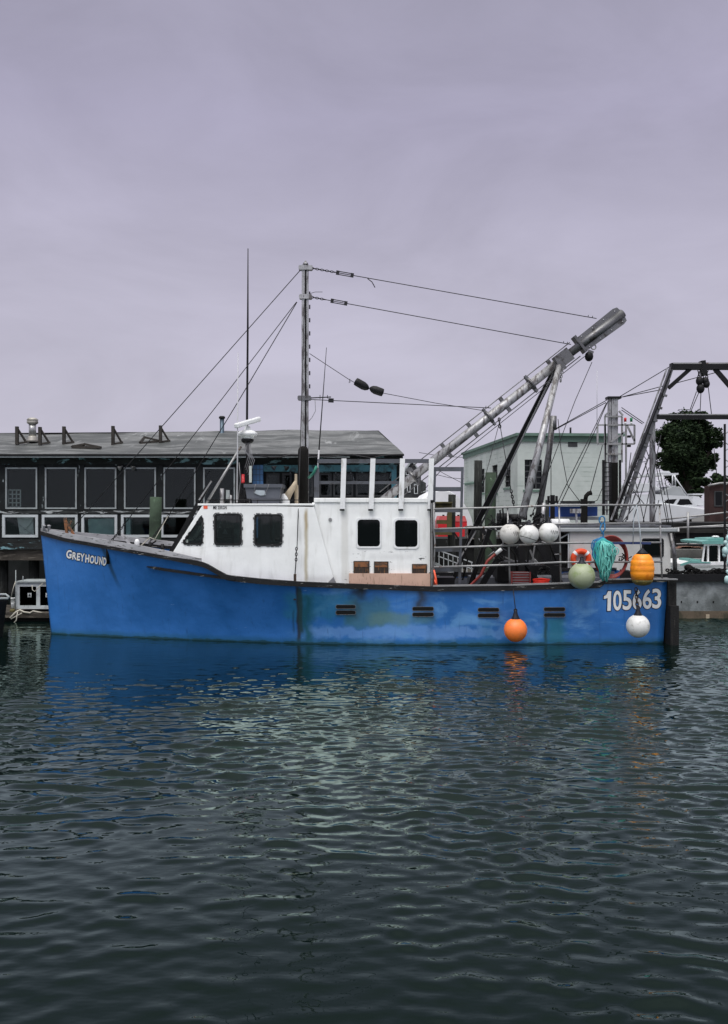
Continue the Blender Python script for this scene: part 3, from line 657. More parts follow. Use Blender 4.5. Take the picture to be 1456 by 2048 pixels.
# railing round the cabin roof
rr = MB().pbox(635, 918, 862, 926, 19.12, 19.17).pbox(635, 918, 862, 925, 22.15, 22.2).build('roof_rail', M['grey_paint'], boat)
MB().pbox(637, 962, 800, 968, 19.14, 19.17).build('roof_rail', M['grey_paint'], boat)
for (t, bo) in ((688, 685), (746, 742), (805, 802), (863, 860)):
    MB().bar(P(t, 917, 19.0), P(bo, 1020, 19.0), .105, .045).build('rail_post', M['white_paint'], boat)
    MB().pbox(bo-5.5, 1018, bo+4, 1021.5, 18.965, 18.976).build('post_foot', M['black_iron'], boat)
b = MB(); b.pbox(628, 936, 638, 1020, 19.1, 19.2).build('rail_post', M['grey_paint'], boat)
MB().tube([P(633, 933, 19.1), P(630, 940, 19.08), P(626, 948, 19.1), P(618, 955, 19.4)], .03, 7).build('lashing', M['rope_green'], boat)

# ladder up the back of the cabin
ld = MB(); ld.bar(P(870, 935, 19.3), P(864, 1172, 19.3), .05, .04); ld.bar(P(925, 934, 19.3), P(919, 1172, 19.3), .055, .04); ladder = ld.build('ladder', M['grey_paint'], boat)
for y_ in (938, 978, 1020, 1060, 1099, 1139): MB().pbox(868-(y_-938)*.025, y_-4, 924-(y_-938)*.025, y_+4.5, 19.28, 19.32).build('rung', M['grey_paint'], ladder)

# rails along the working deck
RY = 18.82
for (l, r_) in ((1018, 1010), (1058, 1047), (1095.5, 1085.5), (1134, 1124)):
    mid = (l+r_)/2 - 1.0; MB().tube([P(868, l, RY), P(1018, l-(l-r_)*.42, RY), P(1118, r_+.5, RY), P(1323, r_-.5, RY)], .021, 8).build('deck_rail', M['galv'], boat)
for (px, t0, b0, x2) in ((1015, 1014, 1171, 1020), (1118, 1009, 1168, 1122), (1319, 1010, 1160, 1324)):
    MB().tube([P(px, t0, RY+.03), P(x2, b0, RY+.03)], .019, 8).build('rail_stanchion', M['galv'], boat)
MB().tube([P(868, 1005, RY+.05), P(868, 1060, RY+.05), P(870, 1085, RY+.05), P(866, 1172, RY+.05)], .018).build('rail_stanchion', M['galv'], boat)

# mast
ym = 20.6
mast = MB(); mast.bar(P(607.5, 530, ym), P(606, 1010, ym), .085, .09); mast.bar(P(615, 530, ym), P(615, 1010, ym), .05, .07); mo = mast.build('mast', M['aluminium'], boat)
MB().bar(P(611.3, 535, ym-.03), P(611, 1000, ym-.03), .035, .03).build('mast_cable', M['black_iron'], mo)
for (y_, a, c_) in ((535, 597, 625), (593, 598, 624), (796, 595, 622)):
    MB().prism([rpx(a, y_-5, c_, y_+4, ym-.07, .03)], ym-.07, ym+.07).build('mast_plate', M['alu_dark'] if y_ > 700 else M['aluminium'], mo)
MB().lathe(P(611, 526, ym), [(.07, -.05), (.055, 0), (.025, .02), (.02, .05)], 10).build('mast_cap', M['aluminium'], mo)
for i in range(8): MB().pbox(618, 583+i*26.5, 620.5, 591+i*26.5, ym-.02, ym+.02).build('mast_step', M['black_iron'], mo)
MB().tube([P(618, 588, ym), P(630, 584, ym), P(645, 584, ym)], .006, 5).build('frayed_wire', M['wire'], mo)
MB().tube([P(620, 796, ym-.05), P(662, 794, ym-.1)], .014, 6).tube([P(640, 790, ym-.09), P(640, 798, ym-.09)], .008, 5).tube([P(655, 790, ym-.1), P(655, 797, ym-.1)], .008, 5).build('spreader_arm', M['black_iron'], mo)
MB().tube([P(630, 800, ym), P(631, 822, ym), P(624, 835, ym), P(617, 843, ym)], .007, 5).build('loose_cable', M['wire_light'], mo)

# exhaust stack
ye = 20.2; MB().lathe(P(606.5, 1012, ye), [(.118, 0), (.118, 1.16), (.12, 1.2), (.112, 1.27), (.075, 1.33), (.02, 1.345)], 16).build('exhaust_stack', M['soot_black'], boat)

# big boom
yb_ = 20.85
A_, B_ = P(762, 1004, yb_), P(1133, 712, yb_); bo = MB(); bo.tube([A_, B_], .103, 16); boom = bo.build('boom', M['aluminium'], boat)
d_ = (B_-A_).normalized(); n_ = Vector((-d_.z, 0, d_.x))      # n_ points up-left of the boom
def along(px, off=0): t = (px-762)/(1133-762); return A_.lerp(B_, t) + n_*off
for off in (.20, -.20):
    MB().tube([along(770, off), along(1150, off)], .013, 6).build('boom_conduit', M['alu_dark'], boom)
for px in (830, 893, 945, 1010, 1062, 1105):
    for off in (.155, -.155): MB().bar(along(px, off-.05), along(px, off+.05), .08, .09).build('conduit_clamp', M['alu_dark'], boom)
for px in (826, 978, 1062):
    MB().tube([along(px-2, 0), along(px+2, 0)], .165, 16).build('boom_collar', M['alu_dark'], boom)
    MB().bar(along(px, -.24), along(px, .24), .05, .12).build('collar_plate', M['alu_dark'], boom)
hd = MB(); B2, E_ = P(1133, 712, yb_), P(1246, 626, yb_); hd.tube([B2, E_], .10, 14); head = hd.build('boom_head', M['alu_dark'], boat)
nh = Vector((-(E_-B2).normalized().z, 0, (E_-B2).normalized().x)); dh = (E_-B2).normalized()
def hp(px, off, y=0): t = (px-1133)/(1246-1133); return B2.lerp(E_, t) + nh*off + Vector((0, y, 0))
for s_ in (-1, 1):
    b = MB(); pts = [hp(1160, .05*s_), hp(1162, .19*s_), hp(1236, .22*s_), hp(1243, .19*s_), hp(1245, .05*s_)]
    b.prism([[(p.x, p.z) for p in pts]], yb_-.03, yb_+.03); b.build('head_plate', M['alu_dark'], head)
    for q in (1170, 1192, 1214, 1236): MB().sphere(hp(q, .15*s_, -.04), .014, 8, 5).build('plate_bolt', M['whip_white'], head)
MB().bar(hp(1160, -.2), hp(1160, .26), .06, .3).build('head_flange', M['alu_dark'], head)
MB().bar(B2 + nh*.16 - dh*.10, B2 - nh*.16 - dh*.10, .36, .30).build('hinge_box', M['alu_dark'], head)
# sheave block under the head
bl = MB(); bl.sphere(P(1178, 713, yb_), .10, 14, 8, 1.15); blk = bl.build('hoist_block', M['black_iron'], boat)
MB().torus(P(1187, 694, yb_), .055, .015, 16, 6).build('shackle', M['galv'], blk)
MB().bar(P(1182, 702, yb_), P(1178, 712, yb_), .12, .12).build('block_cheek', M['alu_dark'], blk)
# boom legs
MB().tube([P(1121, 722, 20.7), P(1044, 1035, 19.5)], [.07, .088], 12).build('boom_leg', M['aluminium'], boat)
MB().bar(P(1117, 724, 20.95), P(952, 1050, 22.3), .12, .11).build('boom_leg', M['black_iron'], boat)
MB().tube([P(1112, 735, 20.9), P(962, 1050, 22.2)], .02, 6).build('leg_conduit', M['wire_light'], boat)
MB().bar(P(1112, 712, 20.68), P(1127, 740, 20.68), .14, .16).build('leg_knuckle', M['alu_dark'], boat)
def chain(b, p0, p1, r=.022, w=.006):
    p0, p1 = Vector(p0), Vector(p1); n = max(1, int((p1-p0).length/(r*1.55))); d = (p1-p0).normalized(); sd_ = Vector((0, 1, 0)); pn = d.cross(sd_).normalized()
    for i in range(n):
        c = p0.lerp(p1, (i+.5)/n); side = pn if i % 2 == 0 else sd_
        b.tube([c + d*r*math.cos(a)*1.1 + side*r*.6*math.sin(a) for a in [k*math.pi/4 for k in range(9)]], w, 4, cap=False)
b = MB(); chain(b, P(1121, 738, 20.6), P(1121, 764, 20.6), .03, .008); chain(b, P(1121, 764, 20.6), P(1126, 738, 20.6), .03, .008); b.build('slack_chain', M['galv'], boat)

# standing rigging
def wire(name, pts, r=.010, m_='wire'): return MB().tube([P(*p) for p in pts], r, 6).build(name, M[m_], boat)
def turnbuckle(a, b_):
    a, b_ = P(*a), P(*b_); d = (b_-a).normalized(); n = Vector((-d.z, 0, d.x))*.035
    t = MB(); t.tube([a+n, b_+n], .012, 6).tube([a-n, b_-n], .012, 6).bar(a-d*.02, a+d*.05, .09, .03).bar(b_-d*.05, b_+d*.02, .09, .03).tube([a-d*.1, a], .012, 6).tube([b_, b_+d*.1], .012, 6).build('turnbuckle', M['wire'], boat)
def stay(p0, p1, tb=None, chain_to=None, r=.0095, Y0=20.6, Y1=20.85):
    w = MB(); a, b_ = P(*p0, Y0), P(*p1, Y1)
    if chain_to is not None: c = a.lerp(b_, chain_to); chain(w, a, c, .035, .009); w.tube([c, b_], r, 6)
    else: w.tube([a, b_], r, 6)
    for q in (.97, .985): w.tube([a.lerp(b_, q) + Vector((0, 0, .0)), a.lerp(b_, q) + Vector((.01, 0, .045))], .008, 5)
    w.build('stay_wire', M['wire'], boat)
    if tb:
        u, v = tb; pa, pb = a.lerp(b_, u), a.lerp(b_, v); n = (pb-pa).normalized(); k = Vector((-n.z, 0, n.x))*.036
        MB().tube([pa+k, pb+k], .011, 6).tube([pa-k, pb-k], .011, 6).bar(pa-n*.02, pa+n*.05, .095, .03).bar(pb-n*.05, pb+n*.02, .095, .03).build('turnbuckle', M['wire'], boat)
stay((622, 536), (1193, 637), (.09, .145), .085); stay((622, 594), (1142, 689), (.078, .135), .055)
stay((622, 799), (982, 816), (.10, .12), None)
MB().tube([P(735, 557, 20.65), P(744, 564, 20.65), P(750, 575, 20.65)], .011, 6).build('wire_tail', M['wire'], boat)
wire('stay_wire', [(600, 541, 20.6), (322, 855, 20.55), (139, 1063, 20.4)]); wire('stay_wire', [(593, 604, 20.6), (440, 803, 20.1), (250, 1047, 19.75)]); wire('stay_wire', [(594, 604, 20.6), (477, 802, 21), (338, 1030, 21.6)])
for a, b_ in (((250, 1047, 19.75), (214, 1093, 19.62)), ((338, 1030, 21.6), (300, 1083, 21.7))):
    w = MB(); chain(w, P(*a), P(*b_), .032, .010); w.build('stay_chain', M['wire'], boat)
MB().tube([P(214, 1088, 19.5), P(215, 1100, 19.48), P(216, 1128, 19.49)], .035, 8).build('chain_plate', M['guard_tar'], boat)
wire('shroud_wire', [(609, 600, 20.5), (597, 1010, 19.0), (594, 1095, 18.85)], .009); wire('shroud_wire', [(592, 1120, 18.84), (590, 1150, 18.78)], .012)
w = MB(); chain(w, P(593, 1095, 18.85), P(592, 1122, 18.84), .032, .011); w.build('shackle', M['wire'], boat)
MB().bar(P(590, 1148, 18.70), P(590, 1200, 18.69), .055, .03).build('chain_plate', M['rust_dark'], boat)
# line carrying two dark floats, slack toward the boom
wire('float_line', [(619, 707, 20.5), (695, 757, 20.5), (714, 768, 20.5), (765, 786, 20.6), (870, 806, 20.7), (972, 822, 20.8)], .008)
wire('wire_tail', [(700, 758, 20.5), (698, 766, 20.5), (702, 763, 20.5)], .008)
for i, (a, b_) in enumerate((((710, 762), (738, 778)), ((767, 786), (739, 776)))):
    pa, pb = P(*a, 20.45), P(*b_, 20.45); L = (pb-pa).length
    MB().lathe(pa, [(.03, 0), (.085, .012), (.092, .05), (.095, L*.6), (.075, L*.82), (.04, L*.95), (.012, L)], 14, axis=(pb-pa)).build('line_float', M['black_iron'], boat)
# running lines from the boom
wire('hoist_line', [(1184, 724, 20.8), (1150, 802, 20.6), (1062, 1035, 20.2)], .008); wire('hoist_line', [(1169, 713, 20.8), (1060, 799, 20.8), (880, 943, 20.8), (835, 995, 20.8)], .009)
wire('tackle_line', [(998, 848, 20.8), (956, 1010, 20.8), (950, 1040, 20.9)], .007); wire('tackle_line', [(1000, 850, 20.8), (1022, 980, 20.6)], .009)
w = MB(); chain(w, P(1022, 980, 20.6), P(1028, 1012, 20.6), .04, .012); chain(w, P(998, 836, 20.8), P(1000, 856, 20.8), .04, .013); w.build('tackle_chain', M['wire'], boat)
wire('tackle_line', [(1110, 740, 20.9), (1010, 935, 22), (962, 1030, 22.3)], .007)
# aerials and radar
yr = 20.0
MB().tube([P(493.5, 1005, yr+.3), P(494, 840, yr+.3), P(495.5, 660, yr+.3), P(496, 497, yr+.3)], [.03, .026, .022, .010], 8).build('whip_aerial', M['black_iron'], boat)
MB().tube([P(474, 1005, yr-.3), P(475, 900, yr-.3), P(476, 705, yr-.3)], [.018, .014, .007], 6).build('whip_aerial', M['whip_white'], boat)
MB().tube([P(634, 960, 19.2), P(638, 900, 19.2)], .017, 6).build('whip_aerial', M['whip_white'], boat); MB().tube([P(638, 900, 19.2), P(653, 695, 19.2)], [.014, .006], 6).build('whip_aerial', M['wire'], boat)
rp = MB(); rp.bar(P(495, 1005, yr), P(495, 885, yr), .07, .07); rp.bar(P(487, 1005, yr), P(490, 930, yr), .04, .04); radar = rp.build('radar_mast', M['black_iron'], boat)
MB().lathe(P(495, 888, yr), [(.06, 0), (.13, .05), (.145, .10), (.10, .11)], 16).build('radar_bracket', M['black_iron'], radar)
MB().lathe(P(495, 878, yr), [(.13, 0), (.14, .03), (.15, .06), (.20, .07), (.222, .10), (.21, .14), (.15, .18), (.075, .205), (.06, .27), (.03, .29)], 24).build('radar_housing', M['white_paint'], radar)
pa, pb = P(471, 852, yr-.35), P(519, 838, yr+.15)
MB().bar(pa, pb, .13, .11, up=(0, 0, 1)).build('radar_scanner', M['white_paint'], radar, bevel=.03)
MB().tube([P(413, 1006, 19.6), P(482, 893, 19.9)], .028, 8).build('radar_strut', M['galv'], boat)
w = MB(); 
for k in range(5):
    w.tube([P(492+k*2, 885, yr-.08), P(488+k*4, 900+k*3, yr-.1), P(497+k*3, 912+k*2, yr-.12), P(490+k*2, 935+k*5, yr-.08)], .008, 5)
w.tube([P(478, 925, yr-.3), P(481, 960, yr-.3), P(476, 1000, yr-.3)], .008, 5); w.build('radar_cable', M['wire_light'], boat)
MB().lathe(P(486, 966, yr-.2), [(.04, 0), (.04, .05), (.035, .05), (.035, .18), (.03, .19)], 12).build('signal_lamp', M['red_plastic'], boat)
MB().bar(P(501, 965, yr-.1), P(501, 932, yr-.1), .055, .05).build('signal_box', M['mint_wall'], boat)
# low rail and pipes on the wheelhouse roof
w = MB(); w.tube([P(414, 1000, 19.1), P(600, 1000, 19.1)], .011, 6)
for px in (430, 470, 515, 560): w.tube([P(px, 1000, 19.1), P(px, 1011, 19.1)], .009, 5)
w.build('grab_rail', M['black_iron'], boat)
MB().tube([P(444, 1011, 19.9), P(444, 977, 19.9)], .045, 10).build('vent_pipe', M['aluminium'], boat); MB().tube([P(462, 1011, 20), P(462, 990, 20)], .025, 10).build('vent_pipe', M['aluminium'], boat)
MB().box(P(471, 1012, 20.1), P(500, 990, 20.6)).box(P(473, 990, 20.1), P(484, 975, 20.3)).build('winch_motor', M['black_iron'], boat)
MB().pbox(452, 980, 459, 998, 20.3, 20.36).build('gauge_plate', M['frame_dull'], boat)
# foredeck fittings
MB().lathe(P(274, 1096, 20.0), [(.055, 0), (.055, .03), (.05, .04), (.055, .07), (.06, .12), (.045, .18), (.02, .2)], 14).build('deck_lamp', M['white_paint'], boat)
w = MB(); w.bar(P(134, 1068, 20.3), P(130, 1035, 20.3), .06, .05).bar(P(130, 1040, 20.3), P(148, 1070, 20.3), .05, .04).bar(P(143, 1042, 20.32), P(134, 1062, 20.32), .03, .03); w.build('anchor_bracket', M['rust_brown'], boat)
MB().bar(P(244, 1068, 20.6), P(262, 1092, 20.5), .05, .04).build('deck_strut', M['toe_rail'], boat)
MB().tube([P(325, 1108, 19.9), P(325, 1088, 19.9)], .04, 8).tube([P(318, 1092, 19.9), P(352, 1094, 19.9)], .02, 8).build('mooring_bitt', M['black_iron'], boat)
MB().tube([P(300, 1102, 20.1), P(300, 1084, 20.1)], .035, 8).build('mooring_bitt', M['black_iron'], boat); MB().bar(P(286, 1100, 20.2), P(312, 1082, 20.2), .03, .05).build('anchor_chock', M['black_iron'], boat)
w = MB(); w.tube([P(312, 1080, 20.2), P(300, 1075, 20.2), P(288, 1086, 20.2), P(280, 1093, 20.1)], .014, 6).tube([P(336, 1032, 21), P(310, 1078, 20.4)], .008, 5); w.build('mooring_line', M['rope_pale'], boat)
w = MB(); 
for px in (88, 98): w.lathe(P(px, 1062, 20.35), [(.03, 0), (.03, .10), (.045, .11), (.045, .13), (.01, .14)], 8)
w.build('bow_cleat', M['toe_rail'], boat)

# winch gear and gallows on the working deck
def beams(name, lst, m_, w=.09, h=.1):
    for a, b_, *k in lst: MB().bar(P(*a), P(*b_), *(k or (w, h))).build(name, M[m_], boat)
beams('gallows_beam', [((952, 1048, 22.2), (905, 1162, 22.3), .09, .09), ((960, 1050, 22.2), (990, 1104, 22.1), .08, .08), ((980, 1058, 20.6), (940, 1170, 20.8), .10, .1), ((1008, 1098, 20.2), (962, 1172, 20.4), .13, .1),
      ((1025, 1088, 20.1), (1060, 1160, 20.2), .07, .1), ((1042, 1050, 19.8), (1043, 1168, 19.8), .13, .12), ((1046, 1120, 20), (1085, 1172, 20), .06, .1), ((1076, 1085, 20.0), (1122, 1172, 20), .15, .1), ((1012, 1137, 20.1), (1118, 1137, 20.1), .13, .1),
      ((984, 1050, 20.4), (1050, 1048, 20.4), .09, .2), ((950, 1057, 21.5), (1010, 1057, 21.5), .08, .1), ((1058, 1088, 20.3), (1052, 1165, 20.3), .04, .04), ((1112, 1060, 21), (1112, 1170, 21), .2, .1)], 'black_iron')
beams('gallows_brace', [((905, 1142, 21.6), (958, 1052, 21.6), .03, .03), ((1060, 1100, 20.4), (1072, 1130, 20.4), .04, .03), ((1070, 1088, 20.5), (1063, 1130, 20.5), .03, .03), ((1000, 1110, 20.4), (1028, 1122, 20.4), .03, .03), ((984, 1112, 20.6), (1000, 1128, 20.6), .04, .04)], 'galv')
w = MB(); w.tube([P(1018, 1036, 20.2), P(994, 1036, 20.2)], .11, 12).tube([P(1042, 1036, 20.1), P(1020, 1036, 20.1)], .09, 12).tube([P(1050, 1040, 19.9), P(1050, 1020, 19.9)], .05, 10); w.build('winch_drum', M['black_iron'], boat)
w = MB(); w.tube([P(1060, 1050, 19.6), P(1036, 1050, 19.6)], .07, 12).torus(P(1068, 1053, 19.6), .06, .018, 14, 6).torus(P(1030, 1052, 19.7), .08, .02, 14, 6); w.build('warp_head', M['black_iron'], boat)
MB().box(P(995, 1165, 20.6), P(1062, 1120, 21.4)).build('winch_housing', M['black_iron'], boat, bevel=.03)
MB().box(P(944, 1178, 21.0), P(1180, 1150, 21.9)).build('hatch_coaming', M['grey_paint'], boat)
MB().box(P(868, 1176, 20), P(905, 1152, 20.5)).build('deck_box', M['black_iron'], boat)
w = MB()
for k in range(26):
    a = (random.uniform(960, 1110), random.uniform(1060, 1150), random.uniform(20.6, 21.6)); w.tube([P(*a), P(a[0]+random.uniform(-16, 16), a[1]+random.uniform(-8, 14), a[2])], random.uniform(.008, .02), 5)
w.build('gear_clutter', M['wire_light'], boat)
for (a, b_) in (((1000, 1020), (1002, 1050)), ((1005, 1015), (1010, 1060)), ((1076, 1012), (1066, 1050)), ((1070, 1040), (1088, 1030))): MB().tube([P(*a, 19.0), P(*b_, 19.1)], .018, 6).build('rail_hook', M['black_iron'], boat)
w = MB(); w.torus(P(1084, 1032, 19.1), .04, .01, 12, 5).build('shackle_rack', M['black_iron'], boat)
random.seed(21)
for (cx, cy, n_l, Yq) in ((990, 1042, 5, 18.9), (1038, 1050, 8, 18.7), (1078, 1048, 8, 18.7), (1068, 1030, 6, 18.8), (1000, 1120, 6, 19.3), (1090, 1140, 7, 19.5), (1252, 1115, 6, 18.9)):
    w = MB()
    for k in range(n_l):
        x_, y_ = cx + random.uniform(-9, 9), cy + random.uniform(-6, 6); a, b_ = random.uniform(3, 9), random.uniform(3, 9); ph = random.uniform(0, 6)
        w.tube([P(x_ + a*math.cos(q+ph), y_ + b_*math.sin(q*1.0), Yq + .05*math.sin(2*q)) for q in [j*.52 for j in range(11)]], .011, 5)
    w.build('rail_lashing', M['black_iron'], boat)
for pts in ([(1062, 1048), (1075, 1066), (1100, 1090), (1112, 1122)], [(905, 1060), (925, 1090), (935, 1120), (925, 1160)], [(985, 1098), (975, 1090), (968, 1100), (958, 1130), (948, 1160)], [(1010, 1065), (1015, 1090), (1030, 1110), (1035, 1150)]):
    MB().tube([P(*p, 20.0) for p in pts], .02, 6).build('deck_hose', M['soot_black'], boat)
# red suction hose rising from the deck
hose = MB().tube([P(905, 1174, 19.3), P(940, 1172, 19.3), P(962, 1150, 19.2), P(975, 1122, 19.2), P(993, 1106, 19.2)], .03, 8).build('suction_hose', M['hose_red'], boat)
MB().tube([P(991, 1108, 19.2), P(1003, 1098, 19.2)], .04, 10).build('hose_end', M['white_paint'], hose)
# trapwork: blue strip on rail by the stern
mat('sleeve_navy', (.012, .03, .12), .5); MB().pbox(1222, 1084, 1302, 1088.5, 18.79, 18.83).build('rail_sleeve', M['sleeve_navy'], boat)

# ================================================================== floats, ropes and gear hung on the boat
def buoy(px, py, rpx_, Y, mtl, label, cap_dir=1, neck=14, line_to=None, sz=1.0, group=None, name='buoy', script=None):
    r = rpx_/F*Y; c = P(px, py, Y); e = empty(name, c, label, 'buoy', group)
    b = MB(); prof = []
    for i in range(17):
        a = math.pi*i/16; rr_ = r*math.sin(a); z = -r*sz*math.cos(a)
        if z > r*.55: rr_ = max(rr_, .042)
        prof.append((max(rr_, 1e-5), z))
    b.lathe(c, prof, 28); b.build('float', M[mtl], e)
    k = neck/F*Y; MB().lathe(c + Vector((0, 0, r*sz*.90)), [(r*.42, -.03), (r*.40, .0), (r*.24, k*.5), (.035, k), (.03, k+.04)], 14).torus(c + Vector((0, 0, r*sz*.9+k+.03)), .03, .012, 12, 5).build('neck', M['buoy_cap'], e)
    if line_to: MB().tube([c + Vector((0, 0, r*sz*.9+k+.04)), P(*line_to)], .010, 6).build('lanyard', M['wire'], e)
    if script:
        w = MB(); pts = []
        for i in range(18):
            t = i/17; a = -.1 + t*.9 + script; z = .05*math.sin(t*26)*(1-.4*t)
            rr_ = math.sqrt(max(1e-4, (r+.002)**2 - (z-.01)**2)); pts.append(c + Vector((rr_*math.sin(a), -rr_*math.cos(a), z + .01)))
        w.tube(pts, .0035, 4).build('scrawl', M['text_black'], e)
    return e
gb = 'white buoys lashed to the deck rail'
buoy(1020, 1068, 20.8, 18.66, 'buoy_dusty', 'leftmost of three white ball buoys on the deck rail, dusty and scribbled', script=.25, group=gb, neck=5)
buoy(1058, 1069, 19.8, 18.50, 'buoy_white', 'middle of three white ball buoys on the deck rail, with a dark seam line', group=gb, neck=5)
buoy(1097.5, 1065, 20.2, 18.66, 'buoy_white', 'rightmost of three white ball buoys on the deck rail, next to the stanchion', script=.1, group=gb, neck=6)
bb = bpy.data.objects['buoy.001'] if 'buoy.001' in bpy.data.objects else None
if bb:
    r = 19.8/F*18.5; c = P(1058, 1069, 18.5); w = MB(); w.tube([c + Vector(((r+.002)*math.sin(a)*math.cos(.35), -(r+.002)*math.cos(a), (r+.002)*math.sin(a)*-math.sin(.35) - .0)) .xyz + Vector((0, 0, 0)) for a in [R(-75+15*i) for i in range(11)]], .006, 5)
    for i, v in enumerate(w.v):
        p = Vector(v) - c; p.z -= .09; p = p.normalized()*(r+.003); w.v[i] = tuple(c+p)
    w.build('seam', M['buoy_cap'], bb)
buoy(1163.5, 1152, 26.5, 18.45, 'buoy_green', 'large pale green ball buoy hanging below the rail beside the rope coil', neck=9, line_to=(1163, 1124, 18.8))
buoy(1031, 1260, 23.2, 18.42, 'buoy_orange', 'bright orange ball buoy hanging on a line against the blue hull', neck=15, line_to=(1025, 1166, 18.70), sz=1.03)
buoy(1276, 1252, 23.2, 18.40, 'buoy_white', 'white ball buoy hanging under the registration number near the stern', neck=13)
w = MB(); chain(w, P(1272, 1176, 18.66), P(1275, 1220, 18.5), .05, .013); w.build('hanging_chain', M['rust_dark'], bpy.data.objects['buoy.005'])
# amber ribbed float
c = P(1284.5, 1140, 18.45); e = empty('barrel_buoy', c, 'amber yellow ribbed barrel shaped buoy with a fouled dark bottom, hung at the stern rail', 'buoy'); q = 18.45/F
prof = [(6, -31), (14, -29), (19, -24), (21, -19)]; MB().lathe(c, [(1e-5, -31*q)] + [(a*q, b_*q) for a, b_ in prof], 28).build('fouled_base', M['buoy_foul'], e)
prof = [(21.2, -19), (22.8, -8), (23.2, -5), (22.6, -3), (23.4, -1), (23.8, 3), (23.3, 7), (22.6, 9), (23.0, 11), (22.6, 16), (21.4, 19), (20.4, 20), (20.2, 22), (18, 27), (14, 31), (9, 33)]
MB().lathe(c, [(a*q, b_*q) for a, b_ in prof], 28).build('float', M['buoy_amber'], e)
MB().lathe(c + Vector((0, 0, 33*q)), [(12*q, -1*q), (9*q, 3*q), (3*q, 9*q), (2*q, 10*q)], 14).build('neck', M['buoy_cap'], e)
MB().tube([c + Vector((0, .1, 42*q)), P(1280, 1060, 18.72), P(1273, 1010, 18.76)], .012, 6).tube([P(1266, 1088, 18.75), P(1268, 1012, 18.76)], .010, 6).build('lanyard', M['tarp_pale'], e)
# rope hank
e = empty('rope_hank', P(1206, 1160, 18.6), 'teal and blue rope hank hanging from the stern rail between two buoys', 'rope'); 
def hank(col, x0, x1, t0, b0, n, name, Y, spread=.09):
    w = MB()
    for i in range(n):
        ph = (random.uniform(0, 6.3), random.uniform(.5, 2.6)); f = (i+.5)/n; fx = x0 + (x1-x0)*f; side = (f-.5)*2; pts = []
        bot = b0 - abs(side)**2*(b0-t0)*.22 + random.uniform(-4, 4)
        for j in range(9):
            t = j/8; env = (math.sin(math.pi*t**.75)**.6 if t < .97 else .35) if t > 0 else 0; env = max(env, .35*t)
            px = 1205 + (fx-1205)*env*(1 if t < .7 else 1.0) + random.uniform(-1.6, 1.6) + ph[1]*math.sin(j*.8 + ph[0]) + t*4*(1 if side > 0 else .2); py = t0 + (bot-t0)*t
            pts.append(P(px, py, Y - spread*env*(1-side*side) + random.uniform(-.01, .01)))
        w.tube(pts, .012, 6)
    return w.build(name, M[col], e)
hank('rope_blue', 1181, 1216, 1074, 1142, 26, 'blue_strands', 18.70, .04); hank('rope_teal', 1188, 1230, 1077, 1162, 26, 'teal_strands', 18.67, .07); hank('rope_mint', 1198, 1230, 1082, 1158, 13, 'pale_strands', 18.62, .10)
w = MB()
for (cx, cy, r1, r2) in ((1219, 1100, 4, 12), (1213, 1122, 5, 9), (1232, 1102, 5, 7), (1218, 1130, 3, 10)):
    w.tube([P(cx + r1*math.cos(a)*1.0, cy + r2*math.sin(a), 18.5) for a in [k*math.pi/8 for k in range(17)]], .010, 5, cap=False)
w.build('loose_loops', M['rope_mint'], e)
MB().tube([P(1203, 1048, 18.74), P(1200, 1058, 18.72), P(1207, 1066, 18.72), P(1205, 1080, 18.7)], .016, 6).tube([P(1209, 1046, 18.74), P(1210, 1058, 18.72), P(1203, 1068, 18.72)], .016, 6).torus(P(1204, 1040, 18.74), .06, .014, 14, 6, sz=1.3).build('hanging_loop', M['rope_blue'], e)
# coiled red hose
e = MB()
for k in range(5):
    e.torus(P(1222+k*.8, 1114+k*.6, 18.86+k*.018), (33-k*1.6)/F*18.86, .020, 44, 7, sz=1.28)
lab(e.build('hose_coil', M['hose_red']), 'red hose coiled and hung on the stern rail behind the rope hank', 'hose')
# life ring on the far boat's wall
YL = 23.55
e = MB(); c = P(1162, 1118, YL); ro = 15.5/F*YL; e.torus(c, ro, .075, 40, 10); lr = empty('life_ring', c, 'orange life ring with white bands, on the white wheelhouse wall behind the green buoy', 'life ring'); e.build('ring', M['ring_orange'], lr)
for a in (45, 135, 225, 315):
    w = MB(); w.torus(c, ro, .079, 4, 10, a0=R(a-9), a1=R(a+9)); w.build('band', M['white_paint'], lr)
# crate and red line bundle on deck
e = empty('slatted_crate', P(1042, 1170, 19.0), 'dark red slatted crate standing on deck under the left white buoys', 'crate')
for k in range(5):
    MB().pbox(1023, 1145.5+k*5.2, 1061.5, 1149+k*5.2, 19.05, 19.4).build('slat', M['crate_red'], e)
    MB().pbox(1022.5, 1144.3+k*5.2, 1062, 1145.2+k*5.2, 19.03, 19.06).build('slat_edge', M['frame_dull'], e)
for px in (1024, 1060.5): MB().pbox(px-1.2, 1144, px+1.2, 1171, 19.0, 19.028).build('corner', M['crate_red'], e)
w = MB()
for k in range(16):
    y_ = 1159 + (k % 6)*2.0; w.tube([P(1066+random.uniform(-2, 2), y_, 19.05+.02*(k//6)), P(1082, y_-1+random.uniform(-1, 1), 19.02+.02*(k//6)), P(1097+random.uniform(-3, 3), y_, 19.05+.02*(k//6))], .016, 6)
lab(w.build('line_bundle', M['rope_red']), 'bright red bundle of line lying on deck right of the slatted crate', 'rope')
w = MB(); w.tube([P(869, 1170, 18.85), P(871, 1150, 18.85), P(868, 1140, 18.85), P(872, 1158, 18.84), P(874, 1172, 18.84)], .018, 6).tube([P(869, 1160, 18.83), P(874, 1172, 18.83)], .015, 5)
lab(w.build('rope_end', M['sticker_orange']), 'short faded orange rope tied at the foot of the cabin corner', 'rope')
